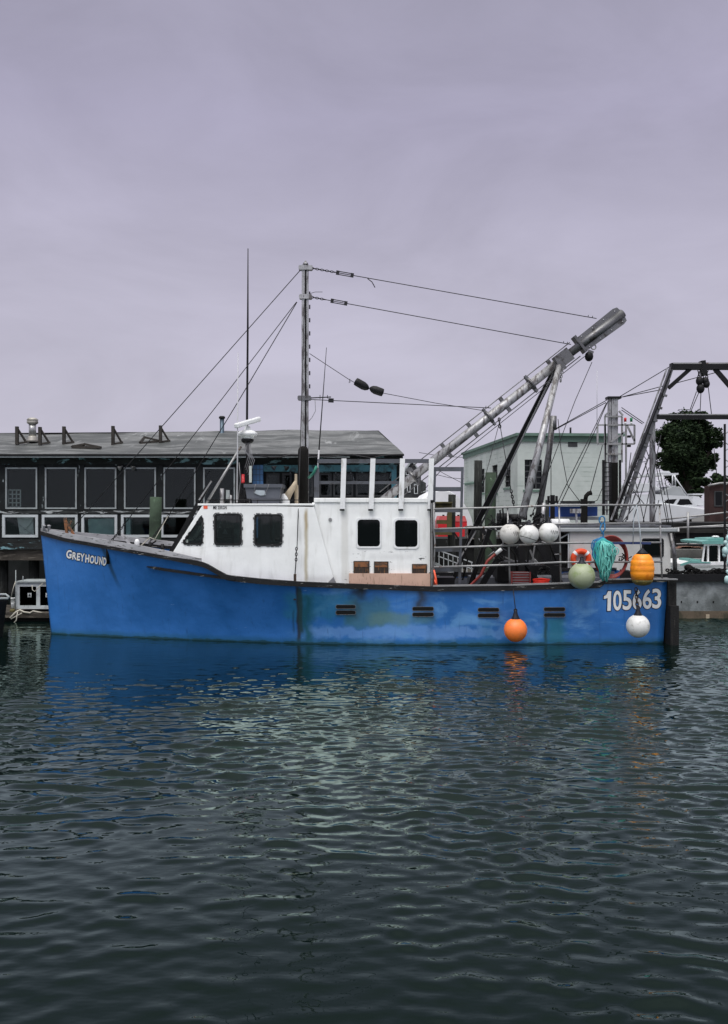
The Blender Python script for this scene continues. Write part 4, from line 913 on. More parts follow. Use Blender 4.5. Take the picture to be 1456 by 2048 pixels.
# totes on the wheelhouse roof
e = empty('fish_tote', P(526, 1000, 19.3), 'grey plastic fish tote, the upper one of the stack on the wheelhouse roof', 'tote', 'totes on the wheelhouse roof')
w = MB(); w.prism([ppoly([(490, 974), (562, 974), (559, 997), (494, 997)], 19.3)], 19.3, 20.0).build('body', M['tote_grey'], e); MB().pbox(487.5, 968, 564, 975, 19.26, 20.04).build('rim', M['tote_grey'], e)
MB().prism([ppoly([(508, 986), (512, 980), (529, 981), (532, 990), (520, 991)], 19.27)], 19.27, 19.298).build('torn_tarp', M['tarp_pale'], e)
MB().tube([P(529, 990, 19.26), P(536, 975, 19.25), P(538, 968, 19.25)], .006, 5).tube([P(508, 986, 19.26), P(511, 968, 19.25)], .006, 5).build('cord', M['wire_light'], e)
e = MB(); e.prism([ppoly([(503, 997.5), (561, 997.5), (560, 1011), (505, 1011)], 19.3)], 19.32, 20.0).pbox(503, 997.3, 562, 1000, 19.29, 20.02)
lab(e.build('fish_tote', M['tote_grey']), 'grey plastic fish tote, the lower one of the stack on the wheelhouse roof', 'tote', 'totes on the wheelhouse roof')
# folded cloth and boards by the exhaust stack
b = MB(); b.bar(P(592, 1011, 19.9), P(592, 948, 19.9), .05, .12).bar(P(596, 1010, 19.8), P(594, 970, 19.8), .05, .05); lab(b.build('wood_board', M['cloth_tan']), 'pale timber boards stood upright beside the black exhaust stack', 'board')
b = MB(); b.tube([P(571, 1008, 19.7), P(576, 990, 19.7), P(586, 975, 19.7), P(592, 962, 19.7)], [.06, .08, .06, .03], 8); lab(b.build('canvas_roll', M['cloth_tan']), 'crumpled tan canvas roll leaning between totes and exhaust stack', 'canvas')
b = MB(); b.lathe(P(569, 1012, 19.7), [(.09, 0), (.12, .08), (.10, .2), (.04, .27)], 14); lab(b.build('float_bucket', M['white_paint']), 'white plastic tub behind the canvas roll on the wheelhouse roof', 'tub')

# ================================================================== SHED on the pier, left
YSH = 25.2
shed = empty('waterfront_shed', (X(300, YSH), YSH+2, 0), 'long black weathered shed with rows of white framed windows under a grey felt roof', 'shed')
per = 79.1
ups = [(11+per*i, 935, 75+per*i, 1018) for i in range(-2, 6)]; los = [(6+per*i, 1030, 76+per*i, 1074) for i in range(-2, 5)]
wl = [(-200, 912), (503, 912), (503, 1083), (-200, 1083)]
hol = [rpx(*u, YSH, .01) for u in ups] + [rpx(*u, YSH, .01) for u in los]
MB().prism([ppoly(wl, YSH)] + hol, YSH, YSH+.15).build('wall', M['shed_wall'], shed)
for u in ups:
    lp = ppoly([(u[0], u[1]), (u[2], u[1]), (u[2], u[3]), (u[0], u[3])], YSH); w = MB().prism([grow(lp, .0), grow(lp, -.042)], YSH-.03, YSH+.05).build('window', M['frame_dull'], shed)
    MB().prism([grow(lp, -.05)], YSH+.02, YSH+.03).build('pane', M['glass_shed'], w)
for u in los:
    lp = ppoly([(u[0], u[1]), (u[2], u[1]), (u[2], u[3]), (u[0], u[3])], YSH); w = MB().prism([grow(lp, .01), grow(lp, -.062)], YSH-.04, YSH+.05).build('window', M['frame_white'], shed)
    MB().prism([grow(lp, -.07)], YSH+.02, YSH+.03).build('pane', M['glass_shed'], w)
# interior shell
x0s, x1s = X(-200, YSH), X(806, YSH); zf = Z(1083, YSH)
MB().box((x0s, YSH+.2, zf), (x1s-.1, YSH+4.6, zf+.1)).build('floor', M['dock_wood'], shed)
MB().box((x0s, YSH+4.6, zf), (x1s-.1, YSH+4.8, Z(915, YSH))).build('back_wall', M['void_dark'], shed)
MB().box((x0s, YSH-.03, Z(1027, YSH)), (X(503, YSH), YSH+.0, Z(1021, YSH))).build('sill_board', M['shed_sill'], shed)
MB().box((x0s, YSH-.05, Z(1086, YSH)), (X(503, YSH), YSH+.0, Z(1078, YSH))).build('sill_board', M['shed_fascia'], shed)
MB().box((x0s, YSH-.03, Z(929, YSH)), (X(503, YSH), YSH+.0, Z(913, YSH))).build('fascia', M['shed_fascia'], shed)
for i in range(-2, 6):
    px = 83 + per*i; MB().pbox(px-6, 930, px+6, 1021, YSH-.045, YSH-.002).build('pilaster', M['shed_wall'], shed)
# right hand bay
MB().pbox(503, 912, 806, 945, YSH+.3, YSH+.45).build('fascia', M['shed_fascia'], shed)
MB().pbox(525, 930, 790, 943, YSH+.25, YSH+.298).build('teal_band', M['shed_teal'], shed); MB().pbox(505, 930, 526, 1075, YSH+.2, YSH+.45).build('tile_panel', M['shed_tile'], shed)
w = MB()
for k in range(4): w.pbox(505, 938+k*11, 526, 939+k*11, YSH+.19, YSH+.2)
for k in (512, 519): w.pbox(k, 930, k+.8, 1000, YSH+.185, YSH+.19)
w.build('tile_joints', M['pipe_blue'], shed)
bay = [rpx(534, 948, 558, 992, YSH+.3, .01), rpx(566, 948, 582, 992, YSH+.3, .01), rpx(600, 948, 625, 992, YSH+.3, .01), rpx(640, 948, 662, 992, YSH+.3, .01), rpx(668, 948, 705, 992, YSH+.3, .01), rpx(713, 948, 738, 992, YSH+.3, .01), rpx(746, 948, 776, 992, YSH+.3, .01)]
MB().prism([ppoly([(526, 945), (806, 945), (806, 1083), (526, 1083)], YSH+.3)] + bay, YSH+.3, YSH+.4).build('wall', M['shed_wall'], shed)
for l in bay: w = MB().prism([grow(l, .02), grow(l, -.03)], YSH+.27, YSH+.33).build('window', M['house_grey'], shed); MB().prism([grow(l, -.02)], YSH+.3, YSH+.31).build('pane', M['glass_shed'], w)
MB().pbox(783, 930, 793, 1083, YSH+.2, YSH+.298).build('corner_board', M['shed_teal'], shed)
MB().pbox(793, 944, 807, 1083, YSH+.31, YSH+4.6).build('end_wall', M['shed_wall'], shed)
# roof: front slope, hipped end, with felt laps
ze = Z(908, YSH-.3); yrg = YSH+3.2; zrg = Z(861, yrg); xe1 = X(808, YSH-.3); xr1 = X(757, yrg); x0r = X(-200, YSH)-1
zl = Z(867, yrg)
rb = MB(); kx = 30; vs = []
for i in range(kx+1):
    t = i/kx; xf = x0r + (xe1-x0r)*t; xr = x0r + (xr1-x0r)*t; sag = .03*math.sin(t*17)+.02*math.sin(t*41)
    zr_ = zl + (zrg-zl)*min(1, max(0, (t-.45)/.2)) + sag*.6
    for s in (0, .25, .5, .75, 1): vs.append((xf + (xr-xf)*s, YSH-.3 + (yrg-YSH+.3)*s, ze + (zr_-ze)*s + (.02*math.sin(i*1.7+s*5) if 0 < s < 1 else 0)))
rb.add(vs, [(i*5+j, (i+1)*5+j, (i+1)*5+j+1, i*5+j+1) for i in range(kx) for j in range(4)], True)
yb2 = YSH+6.6; rb.add([(x0r, yrg, zl), (xr1, yrg, zrg), (xe1, yb2, ze), (x0r, yb2, ze), (xe1, YSH-.3, ze)], [(0, 1, 2, 3), (1, 4, 2)])
roof = rb.build('roof', M['roof_felt'], shed)
MB().box((x0r, YSH-.36, ze-.055), (xe1, YSH-.28, ze-.008)).build('gutter', M['guard_tar'], roof)
MB().box((x0r, YSH-.33, ze-.10), (X(700, YSH), YSH-.27, ze-.065)).build('drip_edge', M['frame_dull'], roof)
b = MB(); 
for (a, b_) in ((520, 806),): b.tube([P(a+(b_-a)*i/14, 911+3*math.sin(i*1.3)+ (i%3), YSH-.45) for i in range(15)], .018, 6)
b.build('loose_cable', M['wire'], roof)
# roof brackets, flues
def on_roof(px, py):
    Y = YSH
    for _ in range(12):
        t = (Y-(YSH-.3))/(yrg-YSH+.3); z = ze + (zl-ze)*t; zz = Z(py, Y); Y += (z-zz)*-1.2 if False else 0
        # solve intersection of the view line with the slope
        m_ = (zl-ze)/(yrg-YSH+.3); a = (1024-py)/F; Y = (ze - m_*(YSH-.3) - H)/(a - m_)
    return P(px, py, Y)
for (px, py, tp) in ((34, 889, 853), (80, 890, 854), (128, 889, 853), (226, 890, 852), (321, 886, 851)):
    p = on_roof(px, py); k = p.y/F; t = MB(); h_ = (py-tp)*k
    t.bar(p, p + Vector((0, 0, h_)), .085, .09); t.bar(p + Vector((.0, .0, h_-.04)), p + Vector((15*k, .15, .12*h_)), .05, .07); t.bar(p + Vector((0, .0, .03)), p + Vector((17*k, .15, .16*h_)), .05, .06)
    t.build('roof_bracket', M['bracket_wood'], roof)
for pts in ([(145, 897), (202, 897), (170, 891)], [(281, 889), (320, 884), (289, 877)]):
    q = [on_roof(*p) + Vector((0, -.02, .03)) for p in pts]; t = MB()
    for i in range(3): t.bar(q[i], q[(i+1) % 3] + Vector((0, -.01*i, .01*i)), .06, .07)
    t.build('fallen_bracket', M['bracket_wood'], roof)
p = on_roof(65, 884); fl = MB().lathe(p, [(.17, 0), (.16, .06), (.13, .13), (.13, .16)], 16).build('flue', M['cap_tin'], roof)
MB().lathe(p + Vector((0, 0, .16)), [(.105, 0), (.105, .40)], 16).build('flue_pipe', M['steel_pipe'], fl); MB().lathe(p + Vector((0, 0, .53)), [(.12, 0), (.16, .03), (.165, .07), (.15, .10), (.165, .12), (.16, .15), (.09, .19)], 16).build('flue_cap', M['cap_tin'], fl)
p = on_roof(444, 870); fl = MB().lathe(p, [(.16, 0), (.10, .04), (.068, .08), (.068, .52)], 14).build('flue', M['pipe_blue'], roof); MB().lathe(p + Vector((0, 0, .5)), [(.07, 0), (.10, .02), (.10, .06), (.07, .09)], 14).build('flue_cap', M['guard_tar'], fl)
# flood lights under the eave
for (px, s_) in ((245, -1), (262, 1)):
    p = P(px, 932, YSH-.1); t = MB(); t.lathe(p, [(.015, 0), (.02, .03), (.07, .12), (.075, .13)], 12, axis=(s_*.6, -.4, -.5)); t.build('flood_lamp', M['steel_pipe'], shed)
for (px, s_) in ((553, -1), (568, 1)):
    p = P(px, 932, YSH-.1); t = MB(); t.lathe(p, [(.015, 0), (.02, .03), (.07, .12), (.075, .13)], 12, axis=(s_*.6, -.4, -.5)); t.build('flood_lamp', M['alu_dark'], shed)
# wood platform under the shed
MB().box((x0s, YSH-.25, Z(1098, YSH)), (x1s, YSH+.05, Z(1086, YSH)-.004)).build('platform_beam', M['shed_fascia'], shed)
MB().box((x0s, YSH-.15, Z(1120, YSH)), (x1s, YSH+.05, Z(1099, YSH))).build('platform_beam', M['dock_wood'], shed)
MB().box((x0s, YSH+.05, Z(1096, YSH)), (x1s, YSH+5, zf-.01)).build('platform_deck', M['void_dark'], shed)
for px in range(-180, 820, 62):
    MB().tube([P(px, 1120, YSH+.5) - Vector((0, 0, -.0)), Vector((X(px, YSH+.5), YSH+.5, -1.2))], .15, 10).build('support_pile', M['pile_dark'], shed)
# things seen through the shed windows
b = MB(); 
for k in range(5): b.bar(P(17, 980+k*8.5, YSH+.14), P(42, 980+k*8.5, YSH+.14), .03, .02)
for k in range(4): b.bar(P(17+k*8, 979, YSH+.14), P(17+k*8, 1018, YSH+.14), .03, .02)
lab(b.build('lattice_rack', M['white_paint']), 'pale lattice rack seen through the upper left shed window', 'rack')
b = MB(); b.prism([ppoly([(34, 1034), (66, 1034), (68, 1072), (40, 1072)], YSH+.16)], YSH+.16, YSH+.6).bar(P(38, 1050, YSH+.13), P(66, 1072, YSH+.13), .03, .02).bar(P(66, 1040, YSH+.13), P(48, 1060, YSH+.13), .03, .02); lab(b.build('packing_crate', M['white_paint']), 'grey braced packing crate behind the lower left shed window', 'crate')
b = MB(); b.prism([ppoly([(176, 1038), (228, 1036), (228, 1072), (178, 1072)], YSH+.1)], YSH+.1, YSH+.5); mat('tank_pale', (.40, .58, .58), .5, var=.3); lab(b.build('plastic_tank', M['tank_pale']), 'pale teal plastic tank filling the lower shed window above the boat name', 'tank')
b = MB(); b.prism([ppoly([(134, 1036), (152, 1040), (152, 1072), (138, 1072)], YSH+.12)], YSH+.12, YSH+.3).bar(P(130, 1034, YSH+.1), P(133, 1070, YSH+.1), .06, .04); lab(b.build('cardboard_stack', M['cloth_tan']), 'tan cardboard stack behind the lower shed window over the bow', 'cardboard')
b = MB(); b.pbox(252, 1036, 261, 1070, YSH+.1, YSH+.25); lab(b.build('plastic_drum', M['tank_pale']), 'narrow pale drum in the lower shed window left of the green piling', 'drum')

# pilings
def pile(px0, px1, top, Y, m_, label, foot=-1.2, cap=True, lean=0):
    r = (px1-px0)/2/F*Y; x = X((px0+px1)/2, Y); zt = Z(top, Y); b = MB()
    pts = []; k = 7
    for i in range(k+1): t = i/k; pts.append(Vector((x + .012*math.sin(i*2.1) + lean*(1-t), Y, foot + (zt-foot)*t)))
    b.tube(pts, [r*(1.06-.06*i/k) for i in range(k+1)], 12)
    return lab(b.build('wooden_piling', M[m_]), label, 'piling', 'pilings')
pile(299, 323, 994, 23.6, 'pile_green', 'green stained wooden piling in front of the shed windows, above the foredeck')
pile(948, 964, 921, 27.5, 'pile_dark', 'tall thin dark piling in front of the mint building, left of a thicker one')
pile(970, 992, 945, 27, 'pile_green', 'thick greenish piling just left of the dark boom leg')
pile(896, 911, 989, 29, 'pile_dark', 'short dark piling behind the ladder, in front of the white dome')
pile(1090, 1098, 1000, 26.6, 'pile_dark', 'thin black forked post behind the third white buoy')
# floating dock with cabinet at the left
dk = empty('floating_dock', P(50, 1250, 22.7), 'weathered timber floating dock left of the bow', 'dock')
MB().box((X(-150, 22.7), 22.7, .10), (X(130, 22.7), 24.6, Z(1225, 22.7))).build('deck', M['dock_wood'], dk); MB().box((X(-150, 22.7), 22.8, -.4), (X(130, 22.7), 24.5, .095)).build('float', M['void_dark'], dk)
cb = empty('window_cabinet', P(66, 1219, 22.9), 'low cabinet with white framed dark panels standing on the floating dock', 'cabinet')
yk = 22.9; fr = MB(); outer = ppoly([(32, 1166), (112, 1166), (112, 1218), (32, 1218)], yk); h1 = ppoly([(39, 1173), (72.5, 1173), (72.5, 1211), (39, 1211)], yk); h2 = ppoly([(80, 1173), (106, 1173), (106, 1211), (80, 1211)], yk)
fr.prism([outer, h1, h2], yk, yk+.06).build('frame', M['frame_white'], cb)
for h_, sx_ in ((h1, 59), (h2, 95)):
    pn = MB().prism([h_], yk+.025, yk+.03).build('panel', M['glass_dark'], cb)
    st = MB().pbox(sx_-3.8, 1186, sx_+3.8, 1194.5, yk+.012, yk+.022).build('sign', M['frame_white'], pn)
    MB().prism([ppoly([(sx_, 1187.5), (sx_+2.6, 1192.5), (sx_-2.6, 1192.5)], yk+.008)], yk+.008, yk+.011).build('symbol', M['text_black'], pn)
MB().box((X(32, yk), yk+.06, Z(1218, yk)), (X(112, yk), yk+.7, Z(1167, yk))).build('body', M['guard_tar'], cb); MB().pbox(31, 1162.5, 112, 1165, yk-.05, yk+.75).build('lid', M['frame_dull'], cb)
b = MB(); b.tube([P(31.5, 1222, 22.85), P(31.5, 1140, 22.85)], .012, 6).tube([P(46, 1165, 22.95), P(46, 1152, 22.95)], .010, 6); lab(b.build('thin_post', M['frame_dull']), 'thin pale post beside the cabinet on the floating dock', 'post')
e = empty('plastic_bucket', P(26, 1220, 22.9), 'white plastic bucket pile beside the cabinet on the dock', 'bucket'); MB().lathe(P(26, 1216, 22.9), [(.045, 0), (.05, .12), (.055, .13)], 14).build('bucket', M['white_paint'], e)
MB().lathe(P(26, 1205, 22.92), [(.05, 0), (.055, .10), (.06, .1), (.06, .12)], 14).build('bucket', M['white_paint'], e); MB().lathe(P(25, 1225, 22.85), [(.07, 0), (.07, .07), (.05, .09)], 12).build('base', M['board_olive'], e)
w = MB(); w.tube([P(20, 1236, 22.6), P(32, 1224, 22.65), P(40, 1220, 22.68), P(48, 1224, 22.66), P(60, 1226, 22.7), P(66, 1222, 22.72), P(84, 1226, 22.75), P(102, 1227, 22.75)], .022, 7).tube([P(35, 1224, 22.62), P(33, 1240, 22.6), P(24, 1250, 22.6)], .014, 6).tube([P(44, 1226, 22.62), P(22, 1238, 22.6)], .014, 6).tube([P(20, 1248, 22.6), P(26, 1258, 22.6)], .016, 6)
lab(w.build('mooring_rope', M['rope_pale']), 'pale mooring rope slung along the edge of the floating dock', 'rope')
lab(MB().tube([P(31, 1163, 22.8), P(27, 1175, 22.8), P(22, 1195, 22.8)], .012, 6).build('hose_line', M['rope_pale']), 'thin pale line running down from the thin post to the bucket pile', 'line')
w = MB(); w.tube([P(64, 1170, 22.84), P(65, 1180, 22.83), P(70, 1183, 22.83), P(74, 1178, 22.83), P(86, 1166, 22.84)], .010, 6); lab(w.build('hose_line', M['rope_pale']), 'thin pale line looped over the cabinet lid', 'line')
# small skiff cut by the left edge
sk = empty('moored_skiff', P(-60, 1290, 19.6), 'dark skiff with a pale top rail cut off by the left edge', 'skiff')
MB().prism([ppoly([(-240, 1195), (-6, 1196), (-2, 1205), (-14, 1300), (-240, 1306)], 19.6)], 19.6, 20.1).build('hull', M['guard_tar'], sk, bevel=.05)
MB().tube([P(-240, 1189, 20.1), P(12, 1189, 20.1), P(18, 1194, 20.1), P(16, 1197, 19.7), P(-240, 1197, 19.6)], .026, 8).build('top_rail', M['frame_dull'], sk)
MB().prism([ppoly([(-60, 1200), (-12, 1200), (-16, 1228), (-60, 1228)], 19.57)], 19.57, 19.6).build('side_panel', M['frame_dull'], sk)

# ================================================================== SECOND FISHING BOAT (behind the stern)
y2 = 23.45
b2 = empty('steel_trawler', (X(1330, 25), 25.2, 0), 'grey steel trawler with white wheelhouse and tall gantry, lying behind the blue boat', 'trawler')
w = MB(); w.prism([[(X(1060, y2), -.6), (X(1560, y2), -.6), (X(1600, y2), Z(1150, y2)), (X(1060, y2), Z(1160, y2))]], y2, y2+4.6); hull2 = w.build('hull', M['barge_grey'], b2, bevel=.08)
MB().box((X(1062, y2), y2-.004, -.02), (X(1560, y2), y2+.0, Z(1222, y2))).build('boot_stripe', M['barge_boot'], hull2)
for px in (1363, 1395, 1427): MB().pbox(px-1.2, 1202, px+1.2, 1206, y2-.012, y2-.001).build('bolt', M['void_dark'], hull2)
MB().pbox(1412, 1229, 1419, 1237, y2-.03, y2-.005).build('tag_plate', M['cloth_tan'], hull2)
MB().box((X(1060, y2), y2-.09, Z(1163, y2)), (X(1600, y2), y2+.05, Z(1148, y2))).build('guard_rail', M['guard_tar'], b2)
w = MB(); random.seed(5)
for k in range(150):
    px = random.uniform(1335, 1500); c = P(px, 1148 - random.uniform(-2, 9)*abs(math.sin(px*.06)), y2 + random.uniform(0, .4)); rr_ = random.uniform(.03, .10)
    w.tube([c + Vector((rr_*math.cos(a), random.uniform(-.02, .02), rr_*.7*math.sin(a))) for a in [j*math.pi/4 for j in range(9)]], .018, 4, cap=False)
w.build('piled_net', M['net_black'], b2); MB().sphere(P(1377, 1135, y2+.3), .12, 10, 6, .7).build('net_float', M['soot_black'], b2)
# its wheelhouse
yw2 = 23.65
wp = [(1140, 1064), (1340, 1064), (1342, 1165), (1136, 1165)]; wn_ = rpx(1286, 1079, 1325, 1112, yw2, .05); dr = rpx(1137.5, 1068, 1150, 1160, yw2, .02)
MB().prism([ppoly(wp, yw2), wn_], yw2, yw2+.06).box((X(1140, yw2), yw2+.06, Z(1165, yw2)), (X(1140, yw2)+.05, yw2+2.8, Z(1064, yw2))).box((X(1342, yw2)-.05, yw2+.06, Z(1165, yw2)), (X(1342, yw2), yw2+2.8, Z(1064, yw2))).box((X(1140, yw2)+.06, yw2+2.75, Z(1165, yw2)), (X(1340, yw2)-.06, yw2+2.8, Z(1064, yw2))).build('wheelhouse', M['door_pale'], b2)
wo = window_part(wn_, yw2, b2, M['guard_tar'], 'glass_dark', rim=.03)
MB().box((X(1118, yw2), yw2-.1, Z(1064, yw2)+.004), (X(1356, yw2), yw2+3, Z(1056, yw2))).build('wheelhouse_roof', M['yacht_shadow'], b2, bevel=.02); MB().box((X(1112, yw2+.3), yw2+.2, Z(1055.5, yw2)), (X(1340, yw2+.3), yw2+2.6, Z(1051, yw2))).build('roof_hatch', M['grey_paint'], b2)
MB().tube([P(1341, 1066, yw2-.03), P(1349, 1110, yw2-.03), P(1351, 1165, yw2-.03)], .06, 8).build('corner_fairing', M['alu_dark'], b2); MB().pbox(1356, 1055, 1358.5, 1063, yw2-.15, yw2-.08).build('roof_fitting', M['white_paint'], b2)
MB().box((X(1113, yw2), yw2+.2, Z(1165, yw2)), (X(1136, yw2)-.01, yw2+2.5, Z(1067, yw2))).build('doorway', M['void_dark'], b2); MB().pbox(1136, 1068, 1138.5, 1165, yw2-.03, yw2-.005).build('door_edge', M['frame_white'], b2)
MB().bar(P(1118, 1078, yw2), P(1140, 1066, yw2), .03, .03).build('door_stay', M['frame_dull'], b2)
# liferaft canister and deck gear on its roof
MB().tube([P(1102, 1046, 24.2), P(1138, 1046, 24.2)], .11, 12).build('raft_canister', M['white_paint'], b2, bevel=0); MB().box(P(1100, 1056, 24), P(1150, 1050, 24.6)).build('raft_cradle', M['galv'], b2)
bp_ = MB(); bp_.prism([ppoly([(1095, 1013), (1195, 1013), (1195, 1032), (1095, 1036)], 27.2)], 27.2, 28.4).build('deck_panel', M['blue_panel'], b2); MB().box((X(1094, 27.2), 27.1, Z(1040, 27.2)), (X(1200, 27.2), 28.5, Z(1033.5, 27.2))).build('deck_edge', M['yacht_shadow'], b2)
MB().pbox(1125, 1002, 1190, 1006, 26.6, 26.9).build('roof_bar', M['black_iron'], b2); MB().box(P(1123, 1012, 26.7), P(1190, 1007, 27.5)).build('roof_shade', M['door_pale'], b2)
w = MB(); w.bar(P(1168, 1050, 25), P(1168, 998, 25), .16, .16); w.tube([P(1171, 1000, 25), P(1172, 992, 25), P(1177, 987, 25), P(1183, 985.5, 25)], [.06, .06, .06, .07], 10); w.build('exhaust_stack', M['soot_black'], b2)
w = MB(); w.bar(P(1141, 1022, 24.6), P(1161, 1022, 24.6), .12, .14).bar(P(1152, 1026, 24.6), P(1154, 1052, 24.6), .05, .05); w.build('camera_box', M['aluminium'], b2)
w = MB(); w.bar(P(1105, 990, 25.8), P(1105, 1040, 25.8), .12, .08).bar(P(1096, 1004, 25.8), P(1116, 1004, 25.8), .06, .09).bar(P(1097, 992, 25.8), P(1097, 1006, 25.8), .06, .07).bar(P(1113, 992, 25.8), P(1113, 1006, 25.8), .06, .07); w.build('fork_post', M['black_iron'], b2)
# derrick post
MB().tube([P(1106, 832, 25.5), P(1098, 905, 25.5), P(1072, 1055, 25.5)], .085, 10).build('derrick', M['alu_dark'], b2); MB().tube([P(1107, 832, 25.5), P(1107, 860, 25.5)], .09, 10).build('derrick_head', M['alu_dark'], b2)
MB().tube([P(1102, 838, 25.4), P(1102, 1000, 25.4)], .011, 6).build('derrick_line', M['wire'], b2)
MB().tube([P(1088, 1006, 25.3), P(1083, 1060, 25.3)], .06, 8).build('derrick_foot', M['aluminium'], b2)
# main mast with light frame
ym2 = 25.3
MB().bar(P(1227, 797, ym2), P(1227, 1062, ym2), .20, .20).bar(P(1219, 797, ym2), P(1219, 1000, ym2), .06, .2).build('mast', M['aluminium'], b2); MB().bar(P(1213, 796, ym2), P(1240, 796, ym2), .06, .3).build('mast_head', M['black_iron'], b2)
MB().bar(P(1227, 925, ym2-.11), P(1227, 1062, ym2-.11), .24, .02).build('soot_plate', M['soot_black'], b2)
w = MB()
for a, c_ in (((1195, 850), (1269, 850)), ((1195, 888), (1269, 888)), ((1195, 850), (1195, 888)), ((1269, 850), (1269, 888)), ((1254, 850), (1269, 882)), ((1221, 884), (1249, 864)), ((1210, 833), (1210, 1010)), ((1244, 833), (1244, 925)), ((1210, 831), (1220, 822)), ((1246, 831), (1238, 822)), ((1210, 833), (1244, 833)), ((1210, 908), (1244, 908)), ((1210, 850), (1214, 1030)), ((1252, 850), (1252, 1010))): w.bar(P(*a, ym2-.15), P(*c_, ym2-.15), .045, .045)
w.build('light_frame', M['galv'], b2)
w = MB(); w.bar(P(1207, 920, ym2-.2), P(1207, 1030, ym2-.2), .07, .05).bar(P(1240, 920, ym2-.2), P(1240, 1000, ym2-.2), .05, .05)
for k in range(11): w.bar(P(1207, 925+k*9.5, ym2-.2), P(1222, 925+k*9.5, ym2-.2), .02, .03)
w.bar(P(1222, 925, ym2-.2), P(1222, 1030, ym2-.2), .03, .03); w.build('mast_ladder', M['black_iron'], b2)
for px, m_ in ((1250.5, 'red_plastic'), (1262.5, 'green_plastic')): l = MB().lathe(P(px, 843.5, ym2-.15), [(.035, 0), (.038, .1), (.02, .115)], 10).build('signal_lamp', M[m_], b2); MB().lathe(P(px, 848, ym2-.15), [(.03, 0), (.03, .06)], 10).build('lamp_base', M['white_paint'], l)
for px, py in ((1221, 892), (1258, 873), (1258, 892)): MB().bar(P(px-3, py, ym2-.15), P(px+3, py, ym2-.15), .06, .09).build('deck_flood', M['black_iron'], b2)
# gantry (A frame) with blocks
yg = 24.6
def gb_(lst, m_, name='gantry_beam'):
    for a, c_, wd, hh in lst: MB().bar(P(*a, yg), P(*c_, yg), wd, hh).build(name, M[m_], b2)
gb_([((1343, 735), (1234, 1060), .10, .12)], 'alu_dark', 'gantry_leg'); gb_([((1334, 737), (1222, 1040), .035, .06)], 'aluminium', 'gantry_pipe'); gb_([((1340, 742), (1230, 1030), .03, .24)], 'black_iron', 'gantry_pipe')
gb_([((1341, 733), (1580, 733), .17, .2), ((1312, 834), (1580, 834), .12, .14), ((1337, 776), (1380, 738), .10, .1), ((1430, 738), (1475, 790), .11, .1)], 'black_iron'); gb_([((1344, 727.5), (1580, 727.5), .035, .205), ((1316, 829.5), (1580, 829.5), .03, .145)], 'galv', 'beam_edge')
for k in range(11): a = (1330-k*9.6, 790+k*25); MB().bar(P(a[0]-4, a[1], yg-.1), P(a[0]+4, a[1]+2, yg-.1), .06, .04).build('leg_step', M['alu_dark'], b2)
for (px, py, r_) in ((1399, 762, .10), (1411, 762, .09), (1401, 777, .11), (1413, 768, .09)):
    bk = MB().sphere(P(px, py, yg-.1), r_*1.0, 12, 7, 1.25).build('tackle_block', M['black_iron'], b2)
w = MB()
for px in (1398, 1405, 1414): chain(w, P(px, 738, yg-.1), P(px-.5, 757, yg-.1), .05, .014)
w.bar(P(1404, 722, yg), P(1408, 750, yg), .12, .22).build('tackle_chain', M['black_iron'], b2)
def wire2(pts, r=.011, m_='wire'): MB().tube([P(*p) for p in pts], r, 5).build('rigging_wire', M[m_], b2)
for p in ([(1393, 783), (1380, 820)], [(1398, 784), (1382, 822)], [(1402, 784), (1400, 828)], [(1416, 770), (1423, 828)]): wire2([(*p[0], yg), (*p[1], yg)])
for p in ([(1240, 793), (1340, 733)], [(1240, 795), (1330, 771)], [(1245, 794), (1325, 779)], [(1345, 768), (1432, 745)], [(1214, 800), (1112, 857)], [(1212, 805), (1105, 862)], [(1243, 815), (1288, 846)], [(1243, 820), (1285, 848)], [(1216, 802), (1175, 895)], [(1175, 895), (1120, 1010)], [(1213, 806), (1125, 985)], [(1125, 985), (1112, 1014)],
          [(1205, 890), (1180, 985)], [(1340, 760), (1296, 880)]): wire2([(*p[0], ym2), (*p[1], ym2)], .012)
wire2([(1116, 838, 25.4), (1122, 900, 25.4), (1135, 970, 25.4), (1160, 1003, 25.4)], .011); wire2([(1205, 975, 25.4), (1195, 1000, 25.4), (1178, 1008, 25.4)], .011)
wire2([(1194, 740, 25.8), (1194, 850, 25.8)], .008, 'whip_white'); wire2([(1209, 832, 25.2), (1209, 1012, 25.2)], .010)
w = MB(); w.bar(P(1306, 800+35, yg+1), P(1306, 1060, yg+1), .10, .1).bar(P(1301, 850, yg+1.2), P(1301, 1060, yg+1.2), .05, .05); w.build('aft_post', M['aluminium'], b2)
